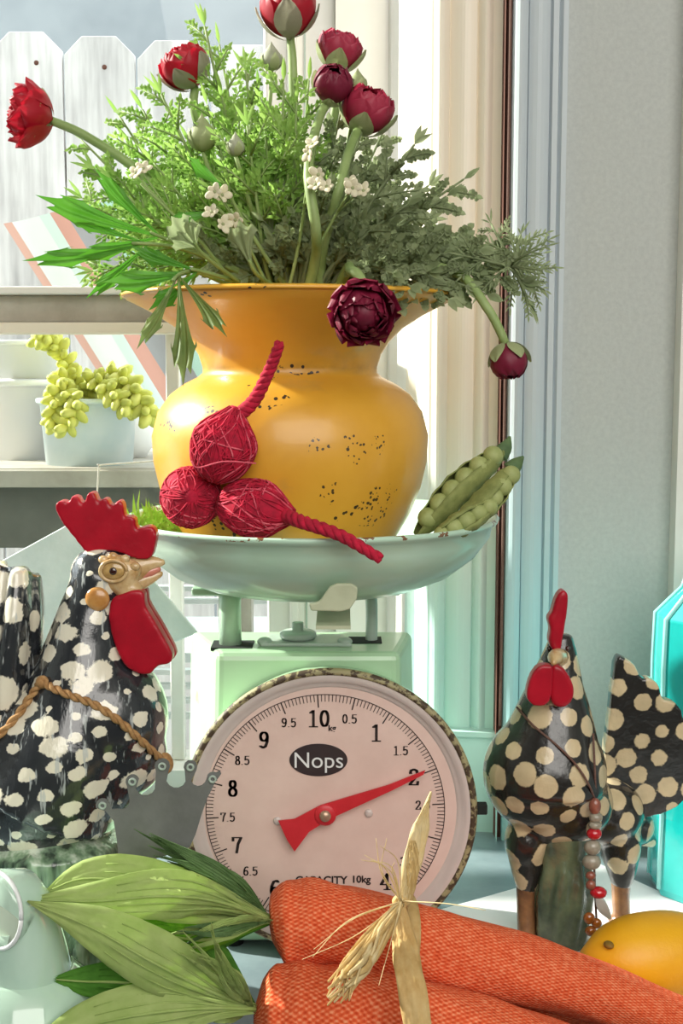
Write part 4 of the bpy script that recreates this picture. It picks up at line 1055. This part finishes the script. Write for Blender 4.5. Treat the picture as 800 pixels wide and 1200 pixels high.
ringr = [(pu + Vector((.002*math.sin(2*a), -math.sin(a)*52*ku, math.cos(a)*52*ku))) for a in np.linspace(R(-30), R(120), 16)]
obj('band', tube(ringr, .0022, 6, None, 2.0), 'raffia', rf)

# mint creamer at the corner
JX, JY = P(30, 1150, -.165).x, -.165
jug = thing('mint_creamer', (JX, JY, 0), 'shiny pale mint ceramic creamer with a tilted open mouth under the carrot leaves', 'jug')
obj('jug_body', lathe([(0, 0), (.03, 0), (.042, .006), (.05, .028), (.049, .05), (.04, .07), (.03, .08), (.027, .082), (.036, .068), (.044, .05), (.045, .028), (.036, .01), (0, .006)], 48, (JX, JY, 0)), 'jug_mint', jug)
mc_ = P(-2, 1066, -.19); ax_ = Vector((-.6, -.78, .1)).normalized()
path = [Vector((JX, JY, .066)), Vector((JX+.002, JY-.004, .09)), mc_ - ax_*.012, mc_]
obj('spout', tube(path, [.03, .026, .021, .0225], 28, 12)  , 'jug_mint', jug)
Mx = basis(ax_); rim = [mc_ + ax_*.001 + Mx @ Vector((0, .0225*math.cos(a), .0225*math.sin(a))) for a in np.linspace(0, 2*math.pi, 33)]
obj('spout_rim', tube(rim, .0014, 8), 'badge_white', jug)
obj('spout_mouth', ell(mc_, (.0012, .0215, .0215), 24, 12, Mx), 'jug_inside', jug)

# ---------------------------------------------------------------- the bouquet
rb = random.Random(21)
NZ = P(340, 437, .06).z
def root_pt(spread=.04):
    a = rb.uniform(0, 6.28); q = spread*math.sqrt(rb.random()); return Vector((VC.x+q*math.cos(a), VC.y+q*math.sin(a), NZ-.03))
def stem_path(tip, via=None, root=None, n=20):
    root = root or root_pt(); tip = Vector(tip)
    if via is None:
        mid = root.lerp(tip, .5); mid.z = max(mid.z, zrim+.012) if tip.z > zrim else zrim+.03
        via = [mid]
    return spline([root]+[Vector(v) for v in via]+[tip], n)
def petal_mesh(Rr, th0, th1, wid, name, mt, ruffle=.06, tipw=.0, open_=0.0, n=8, m=8, point=False):
    V = []; Fc = []
    for j in range(m+1):
        s = j/m; th = R(th0)+(R(th1)-R(th0))*s
        if point: wf = math.sin(math.pi*(.12+.86*s))**.9
        else: wf = min(1, .35+1.3*s)*math.sqrt(max(0, 1-max(0, (s-.72)/.285)**2))
        for i in range(n+1):
            u = i/n*2-1; ph = u*R(wid)*wf
            rad = Rr*(1+open_*s*s+ruffle*math.sin(u*5+s*4)*s*s - .05*(1-u*u)*0)
            st = max(math.sin(th), .10)
            V.append((rad*st*math.cos(ph), rad*st*math.sin(ph), -rad*math.cos(th)))
    for j in range(m):
        for i in range(n):
            a = j*(n+1)+i; Fc.append((a, a+1, a+n+2, a+n+1))
    me = newmesh(name, V, Fc, mt); return me
PM = {}
def pm(key, *a, **k):
    if key not in PM: PM[key] = petal_mesh(*a, **k)
    return PM[key]
def flower(label, c, axis, r, style, stem, petal_mt, sepal_mt, name='ranunculus', twist=0.0, nsep=5):
    c = Vector(c); ax = Vector(axis).normalized(); Z = ax.to_track_quat('Z', 'Y').to_matrix()
    t = thing(name, stem[0], label, 'flower', 'ranunculus flowers in the yellow vase')
    obj('stem', tube(stem[:-1]+[c-ax*r*.82], [.0040, .0036, .0032], 10), 'stem_green', t)
    def addp(me, nm, ang, sc_, tilt=0, z=0):
        o = bpy.data.objects.new(nm, me); COL.objects.link(o); o.parent = t; o.matrix_parent_inverse = world_of(t).inverted()
        o.matrix_basis = Matrix.Translation(c) @ (Z @ Matrix.Rotation(ang+twist, 3, 'Z') @ Matrix.Rotation(tilt, 3, 'Y')).to_4x4() @ Matrix.Scale(r*sc_, 4)
        return o
    core = obj('bud_core', ell(c, r*.6, 14, 10), petal_mt, t)
    L = {'bud': [(5, 1.0, 150, 42, 0), (5, .93, 158, 46, .5), (4, .85, 165, 52, .2)],
         'half': [(5, 1.02, 118, 44, 0, .05), (5, .95, 135, 46, .6), (5, .86, 150, 50, .2), (4, .76, 160, 54, .5)],
         'full': [(6, 1.12, 95, 40, 0, .16), (6, 1.02, 112, 40, .5, .1), (6, .9, 126, 42, .2), (5, .78, 138, 46, .5), (5, .65, 148, 48, 0), (4, .5, 158, 52, .4)]}[style]
    for li, q in enumerate(L):
        cnt, sc_, th1, wid, off = q[:5]; op = q[5] if len(q) > 5 else 0
        me = pm((style, li, petal_mt), 1.0, 8, th1, wid, 'petal', petal_mt, .05+.04*(style == 'full'), 0, op)
        for i in range(cnt): addp(me, 'petal', 2*math.pi*i/cnt+off+rb.uniform(-.1, .1), sc_*rb.uniform(.96, 1.04), rb.uniform(-.06, .06))
    th = {'bud': 92, 'half': 96, 'full': 62}[style]
    me = pm(('sep', style, sepal_mt), 1.0, 4, th, 34, 'sepal', sepal_mt, .03, 0, .1, point=True)
    for i in range(nsep): addp(me, 'sepal', 2*math.pi*i/nsep+.3, 1.08*rb.uniform(.95, 1.08), rb.uniform(-.1, .02))
    return t
def fl(label, px, py, rpx, Y, axis, style, via, pmat, smat, **k):
    c = P(px, py, Y); r = rpx*PXM(px, py, Y); ax = Vector(axis).normalized()
    st = stem_path(c-ax*r*1.0, [P(*v) for v in via])
    return flower(label, c, axis, r, style, st, pmat, smat, **k)
fl('open crimson ranunculus reaching far out on a pale stem before the fence', 28, 134, 30, .03, (-.92, -.25, .15), 'full', [(250, 300, .05), (180, 215, .04), (105, 162, .035)], 'petal_red', 'sepal_green')
fl('half-open red ranunculus tilted sideways in front of a fence board', 215, 76, 27, .05, (-.45, -.35, .8), 'half', [(290, 300, .06), (250, 200, .06), (228, 130, .055)], 'petal_red', 'sepal_dusky')
fl('upright red ranunculus topmost in the bouquet with dusky sepals', 338, 10, 31, .07, (-.05, -.15, 1), 'half', [(335, 300, .06), (344, 180, .07), (343, 80, .07)], 'petal_red', 'sepal_dusky', nsep=4)
fl('pale-sepalled red ranunculus half hidden behind the wine-coloured bud', 398, 56, 25, .09, (.25, -.3, .9), 'half', [(375, 300, .07), (385, 180, .09), (396, 105, .09)], 'petal_pink', 'sepal_green')
fl('round wine-coloured ranunculus bud on a curved pale stem', 390, 98, 23, .03, (.12, -.75, .62), 'bud', [(366, 320, .0), (370, 270, -.035), (361, 200, -.03), (374, 138, .015)], 'petal_wine', 'sepal_green', nsep=3)
fl('red ranunculus opening from broad pale green sepals on the bouquet shoulder', 431, 126, 29, .04, (.3, -.45, .85), 'half', [(375, 320, .02), (395, 230, -.01), (408, 180, .01), (418, 155, .03)], 'petal_pink', 'sepal_green')
fl('dark wine ranunculus bloom drooping over the vase rim', 426, 367, 32, -.085, (.12, -.92, -.35), 'full', [(400, 330, .0), (412, 318, -.05), (424, 330, -.06)], 'petal_wine', 'sepal_green', nsep=4)
fl('dark ranunculus bud hanging head-down beside the blind cord', 596, 424, 22, -.01, (.12, -.25, -.95), 'bud', [(440, 325, .03), (530, 318, .01), (570, 360, -.005)], 'petal_wine', 'sepal_green', nsep=5)
def bud(label, px, py, rpx, Y, via, mt='bud_grey', axis=(0, -.1, 1), el=1.25):
    c = P(px, py, Y); r = rpx*PXM(px, py, Y); ax = Vector(axis).normalized(); st = stem_path(c-ax*r, [P(*v) for v in via])
    t = thing('ranunculus_bud', st[0], label, 'flower bud', 'closed buds in the yellow vase')
    obj('stem', tube(st, [.002, .0016], 6), 'stem_green', t)
    Z = ax.to_track_quat('Z', 'Y').to_matrix(); V, Fc = lathe([(0, -1), (.6, -.8), (.95, -.3), (1, .05), (.8, .5), (.42, .95), (.15, 1.3), (0, 1.6)], 20)
    obj('bud_head', xf((V, Fc), c, Z, r), mt, t)
    me = pm(('budsep', mt), 1.0, 4, 120, 30, 'sepal', 'sepal_green', .02, 0, .04, point=True)
    for i in range(4):
        o = bpy.data.objects.new('sepal', me); COL.objects.link(o); o.parent = t; o.matrix_parent_inverse = world_of(t).inverted()
        o.matrix_basis = Matrix.Translation(c) @ (Z @ Matrix.Rotation(i*1.57+.4, 3, 'Z')).to_4x4() @ Matrix.Scale(r*1.03, 4)
bud('grey-green teardrop bud beside the topmost red flower', 318, 70, 13, .06, [(320, 300, .06), (312, 180, .06), (317, 110, .06)])
bud('pale green pointed bud under the tilted red flower', 237, 160, 17, .02, [(300, 310, .04), (262, 240, .03), (242, 190, .02)], 'sepal_green')
bud('small greyish round bud deep in the foliage', 276, 172, 11, .0, [(310, 310, .04), (290, 230, .01), (280, 195, .0)], 'bud_grey')
bud('small green bud close behind the wine-coloured bud', 419, 98, 11, .07, [(385, 300, .06), (405, 180, .07), (416, 125, .07)], 'sepal_green')

# foliage sprigs
MARKS = (((30, 135), 'open crimson bloom'), ((215, 76), 'tilted red flower'), ((338, 10), 'topmost red flower'), ((398, 56), 'pale-sepalled flower'), ((390, 98), 'round wine bud'), ((431, 126), 'green-sepalled red flower'),
         ((426, 367), 'drooping wine bloom'), ((318, 70), 'teardrop bud'), ((237, 160), 'pointed pale bud'), ((276, 172), 'small grey bud'), ((270, 245), 'creamy blossom cluster'), ((362, 202), 'tiny white blossoms'),
         ((414, 214), 'pair of white blossoms'), ((165, 215), 'loose creamy blossoms'), ((90, 240), 'big toothed leaf'), ((150, 325), 'leaf along the rim'), ((225, 240), 'folded bright leaf'), ((596, 424), 'hanging dark bud'))
def near(kind, x, y):
    d, (mx_, my), nm = min((math.hypot(x-m[0][0], y-m[0][1]), m[0], m[1]) for m in MARKS)
    dy = y-my; rel = 'just above' if dy < -18 else 'just below' if dy > 18 else 'level with'
    if d > 62: rel = 'well above' if dy < -30 else 'well below' if dy > 30 else 'out beyond'
    return '%s with its tip %s the %s' % (kind, rel, nm)
def leaflet(VF, b, d, L, wd, upv):
    d = d.normalized(); sd = d.cross(upv); sd = sd.normalized() if sd.length > 1e-4 else Vector((1, 0, 0)); nz = sd.cross(d)
    p1 = b+d*L*.38+nz*L*.02; p2 = b+d*L*.7; e = b+d*L-nz*L*.08
    V = [b, p1+sd*wd, p2+sd*wd*.75, e, p2-sd*wd*.75, p1-sd*wd, p1-nz*wd*.4, p2-nz*wd*.3]; k = len(VF[0])
    VF[0].extend(V); VF[1].extend([tuple(i+k for i in f) for f in ((0, 1, 6), (1, 2, 7, 6), (2, 3, 7), (0, 6, 5), (6, 7, 4, 5), (7, 3, 4))])
def sprig(tip, via, mt, label, group, nb=9, blen=.045, lw=.0022, start=.45, name='foliage_sprig', sub=3, lob=.5):
    st = stem_path(tip, via, n=26); t = thing(name, st[0], label, 'foliage', group)
    obj('stem', tube(st[::2]+[st[-1]], [.0021, .0016, .0008], 6), 'stem_green' if mt != 'leaf_grey' else 'leaf_grey', t)
    VF = ([], []); fr = frames(st); stv = ([], [])
    for i in range(nb):
        f = start+(1-start)*(i+.3)/nb; j = min(int(f*25), 25); T, N, B = fr[j]; a = i*2.5+rb.uniform(-.4, .4)
        side = (N*math.cos(a)+B*math.sin(a)); L = blen*(1.05-.6*(f-start)/(1-start))*rb.uniform(.75, 1.2)
        d = (T*.8+side*.75+Vector((0, 0, .1))).normalized(); p = st[j]; pts = [p]
        for s in range(1, 7):
            dd = (d+Vector((rb.gauss(0, .08), rb.gauss(0, .08), -.05*s+.06))).normalized(); pts.append(pts[-1]+dd*L/6)
        stv = join(stv, tube([pts[0], pts[3], pts[6]], [.0011, .0005], 4))
        for s in range(1, 7):
            dd = (pts[s]-pts[s-1]).normalized(); perp = dd.cross(Vector((rb.gauss(0, .3), -1, rb.gauss(0, .3)))).normalized()
            for sg in (-1, 1):
                d2 = dd*.9+perp*sg*.7; l2 = L*.36*rb.uniform(.7, 1.25)*(1.1-.08*s); q = pts[s-1].lerp(pts[s], .5+.4*sg*.5)
                leaflet(VF, q, d2, l2, lw*rb.uniform(.8, 1.2), Vector((rb.gauss(0, .4), -1, rb.gauss(.3, .4))))
                if sub > 2:
                    m_ = q+d2.normalized()*l2*.5
                    leaflet(VF, m_, d2+perp*sg*.6, l2*.5, lw*.75, Vector((rb.gauss(0, .4), -1, .3))); leaflet(VF, m_, d2-perp*sg*.5+dd*.4, l2*.5, lw*.75, Vector((rb.gauss(0, .4), -1, .3)))
        leaflet(VF, pts[6], pts[6]-pts[5], L*.3, lw, Vector((0, -1, .3)))
    T = fr[-1][0]
    for s in (-1, 0, 1): leaflet(VF, st[-1], T+fr[-1][1]*s*.5, blen*.4, lw, Vector((0, -1, .3)))
    obj('side_stems', stv, 'stem_green' if mt != 'leaf_grey' else 'leaf_grey', t, kind='stuff')
    obj('leaflets', VF, mt, t, kind='stuff')
    return t
LB = ('feathery bright green leaf sprig in the yellow vase', 'bright feathery sprigs in the vase')
LG = ('dusky grey-green feathery leaf sprig in the yellow vase', 'dusky feathery sprigs in the vase')
bright = [(95, 165), (110, 195), (135, 140), (150, 170), (165, 130), (185, 190), (130, 215), (205, 145), (175, 235), (215, 210), (240, 30), (255, 55), (285, 80), (262, 110), (240, 125), (300, 110), (330, 95), (310, 140), (285, 150), (350, 120), (255, 190), (230, 250), (140, 260), (110, 320), (150, 325), (200, 280), (275, 210), (365, 95), (340, 160), (100, 235), (300, 190), (190, 110), (225, 170)]
for i, (x, y) in enumerate(bright):
    Y = .06 + rb.uniform(-.06, .07); tip = P(x+rb.uniform(-5, 5), y+rb.uniform(-5, 5), Y)
    vx = (x+330)/2 if y < 280 else 240
    sprig(tip, [P(330+(x-330)*.22, 340, .06+(Y-.06)*.5), P(330+(x-330)*.62, 340+(y-340)*.5+(-25 if y > 240 else 0), .06+(Y-.06)*.8)], 'leaf_fresh', near('feathery bright green sprig', x, y), LB[1], blen=.044, nb=9, start=.5, lw=.0014)
grey = [(400, 130), (425, 160), (455, 150), (485, 165), (470, 190), (440, 200), (500, 215), (540, 210), (520, 235), (475, 235), (420, 230), (390, 190), (365, 180), (380, 230), (350, 220), (330, 240), (310, 255), (290, 270), (420, 265), (455, 265), (350, 270), (395, 270), (265, 290), (505, 260), (480, 290), (440, 300), (320, 290), (370, 300), (240, 300), (412, 305)]
for i, (x, y) in enumerate(grey):
    Y = .06 + rb.uniform(-.075, .07); tip = P(x+rb.uniform(-5, 5), y+rb.uniform(-5, 5), Y)
    sprig(tip, [P(345+(x-345)*.22, 342, .06+(Y-.06)*.5), P(345+(x-345)*.6, 342+(y-342)*.5-8, .06+(Y-.06)*.8)], 'leaf_grey', near('dusky grey-green sprig', x, y), LG[1], blen=.038, nb=8, start=.42, lw=.0021)
low = [(560, 295, .02), (590, 300, .03), (610, 330, .02), (545, 335, .0), (525, 350, -.01), (570, 345, .02), (500, 315, -.02), (480, 335, -.03), (600, 285, .05), (460, 320, -.04), (540, 285, .06)]
for x, y, Y in low:
    sprig(P(x, y, Y), [P(395, 335, .05), P(395+(x-395)*.55, 322+(y-322)*.3-10, .04+(Y-.04)*.6)], 'leaf_grey', near('arching olive sprig', x, y), 'arching sprigs over the vase rim', nb=7, blen=.034, lw=.0028, start=.5)
for x, y, Y in ((622, 360, .02), (628, 335, .03), (610, 275, .04), (575, 262, .05), (545, 300, .0)):
    sprig(P(x, y, Y), [P(420, 330, .05), P(540, 300, .03), P(596, 312, .02)], 'leaf_grey', 'wispy hair-fine sprig reaching past the blind cord', 'wispy sprigs by the cord', nb=6, blen=.035, lw=.0008, start=.72, sub=2)

# broad toothed leaves
def broad(pts, wpx, mt, label, Ys, lobes=3, up=(0, -.8, .6), group=None, name='parsley_leaf'):
    path = spline([P(p[0], p[1], y) for p, y in zip(pts, Ys)], 30); fr = frames(path); kk = PXM(pts[-1][0], pts[-1][1], Ys[-1]); upv = Vector(up)
    t = thing(name, path[0], label, 'leaf', group)
    obj('stem', tube(path[:14], [.0018, .0012], 6), 'stem_green', t)
    n0 = 11; rows = path[n0:]; m = len(rows); n = 18
    def blade(off_ang, scale, frac):
        V = []; Fc = []; base = rows[int(m*frac)]
        T0 = (rows[-1]-rows[0]).normalized(); nz = (upv-T0*upv.dot(T0)).normalized(); sd = T0.cross(nz)
        d = T0*math.cos(off_ang)+sd*math.sin(off_ang); s2 = nz.cross(d); L = (rows[-1]-rows[0]).length*scale; q = 26
        for i in range(q+1):
            s = i/q; w_ = wpx*kk*scale*(.07+.93*s**1.35)*(1 if s < .8 else 1-.18*((s-.8)/.2)**2)
            for j in range(n+1):
                u = j/n*2-1; e = 1 - s**3*(.30*u*u + .15*abs(math.sin(u*4.9+.5)))
                V.append(base + d*(L*s*e) + s2*(u*w_) + nz*(-.22*abs(u)*w_ - .06*L*math.sin(s*2.2) + .0016*math.sin(u*7+s*5)*s))
        for i in range(q):
            for j in range(n):
                a = i*(n+1)+j; Fc.append((a, a+1, a+n+2, a+n+1))
        o = obj('lobe', (V, Fc), mt, t)
    blade(0, 1.0, .0)
    if lobes > 1: blade(.55, .72, .0); blade(-.55, .72, .0)
    if lobes > 3: blade(.85, .6, 0); blade(-.85, .6, 0)
    return t
broad([(300, 325), (215, 288), (165, 268), (100, 238), (42, 226)], 21, 'leaf_bright', 'glossy green toothed leaf reaching toward the fence, uppermost of the left pair', (.03, 0, -.01, -.03, -.045), 3, (.1, -.95, .3))
broad([(300, 328), (215, 292), (140, 285), (80, 292), (26, 302)], 17, 'leaf_bright', 'glossy green toothed leaf stretched level below its twin before the fence', (.03, 0, -.02, -.04, -.055), 3, (.05, -.95, .35))
broad([(300, 320), (270, 262), (248, 240), (225, 235), (200, 250)], 18, 'leaf_bright', 'short bright green leaf folded over in the middle of the bouquet', (.02, -.02, -.03, -.035, -.04), 1, (0, -.6, .8))
broad([(290, 335), (250, 322), (215, 315), (170, 322), (120, 328)], 22, 'leaf_bright', 'green toothed leaf lying along the vase rim', (.02, -.02, -.04, -.05, -.06), 3, (0, -.9, .4))
broad([(270, 335), (225, 318), (200, 335), (207, 392), (214, 450)], 19, 'leaf_grey_deep', 'dark green leaf drooping down over the outside of the vase', (.01, -.03, -.068, -.085, -.09), 3, (-.1, -1, .1))
broad([(280, 330), (240, 300), (225, 280), (215, 262), (200, 255)], 24, 'leaf_grey', 'broad dusky leaf curled low at the front of the bouquet', (.0, -.03, -.04, -.045, -.05), 3, (0, -1, .2))
broad([(320, 335), (300, 320), (290, 300), (283, 280), (278, 258)], 24, 'leaf_grey', 'broad dusky upright leaf at the front below the white blossoms', (.0, -.03, -.04, -.045, -.05), 1, (0, -1, .1))
broad([(330, 330), (280, 250), (262, 210), (248, 195), (222, 180)], 16, 'leaf_bright', 'narrow bright green leaf above the folded one', (.02, 0, -.01, -.015, -.02), 1, (0, -.7, .7))
# white blossoms
pw = newmesh('petal', *ell((.0045, 0, .001), (.0042, .0030, .0009), 10, 6), 'white_blossom')
for label, ctr, cnt in (('cluster of small creamy-white blossoms above the broad dusky leaf', (270, 245), 6), ('cluster of tiny white blossoms beside the curved bud stem', (362, 202), 6), ('tiny pair of white blossoms near the right shoulder of the bouquet', (414, 214), 3), ('loose creamy-white blossoms low on the sunny left of the bouquet', (165, 215), 2)):
    c0 = P(ctr[0], ctr[1], -.03); st = stem_path(c0, [P(330+(ctr[0]-330)*.4, 320, .0)], n=12)
    t = thing('white_blossom', st[0], label, 'flower', 'white blossoms in the yellow vase'); obj('stem', tube(st, [.0016, .001], 6), 'stem_green', t)
    for i in range(cnt):
        c = P(ctr[0]+rb.gauss(0, 13), ctr[1]+rb.gauss(0, 14), -.035+rb.uniform(-.01, .01)); ax = Vector((rb.gauss(0, .5), -1, rb.gauss(.3, .4))).normalized(); Z = ax.to_track_quat('Z', 'Y').to_matrix()
        obj('pedicel', tube([st[-3], st[-2].lerp(c, .6), c], .0006, 5, 6), 'stem_green', t)
        hd = obj('blossom_centre', ell(c+ax*.0012, .0014, 8, 6), 'sepal_green', t)
        for k in range(5):
            o = bpy.data.objects.new('petal', pw); COL.objects.link(o); o.parent = hd; o.matrix_parent_inverse = world_of(hd).inverted()
            o.matrix_basis = Matrix.Translation(c) @ (Z @ Matrix.Rotation(k*1.2566, 3, 'Z') @ Matrix.Rotation(-.35, 3, 'Y')).to_4x4() @ Matrix.Scale(rb.uniform(.6, .95), 4)
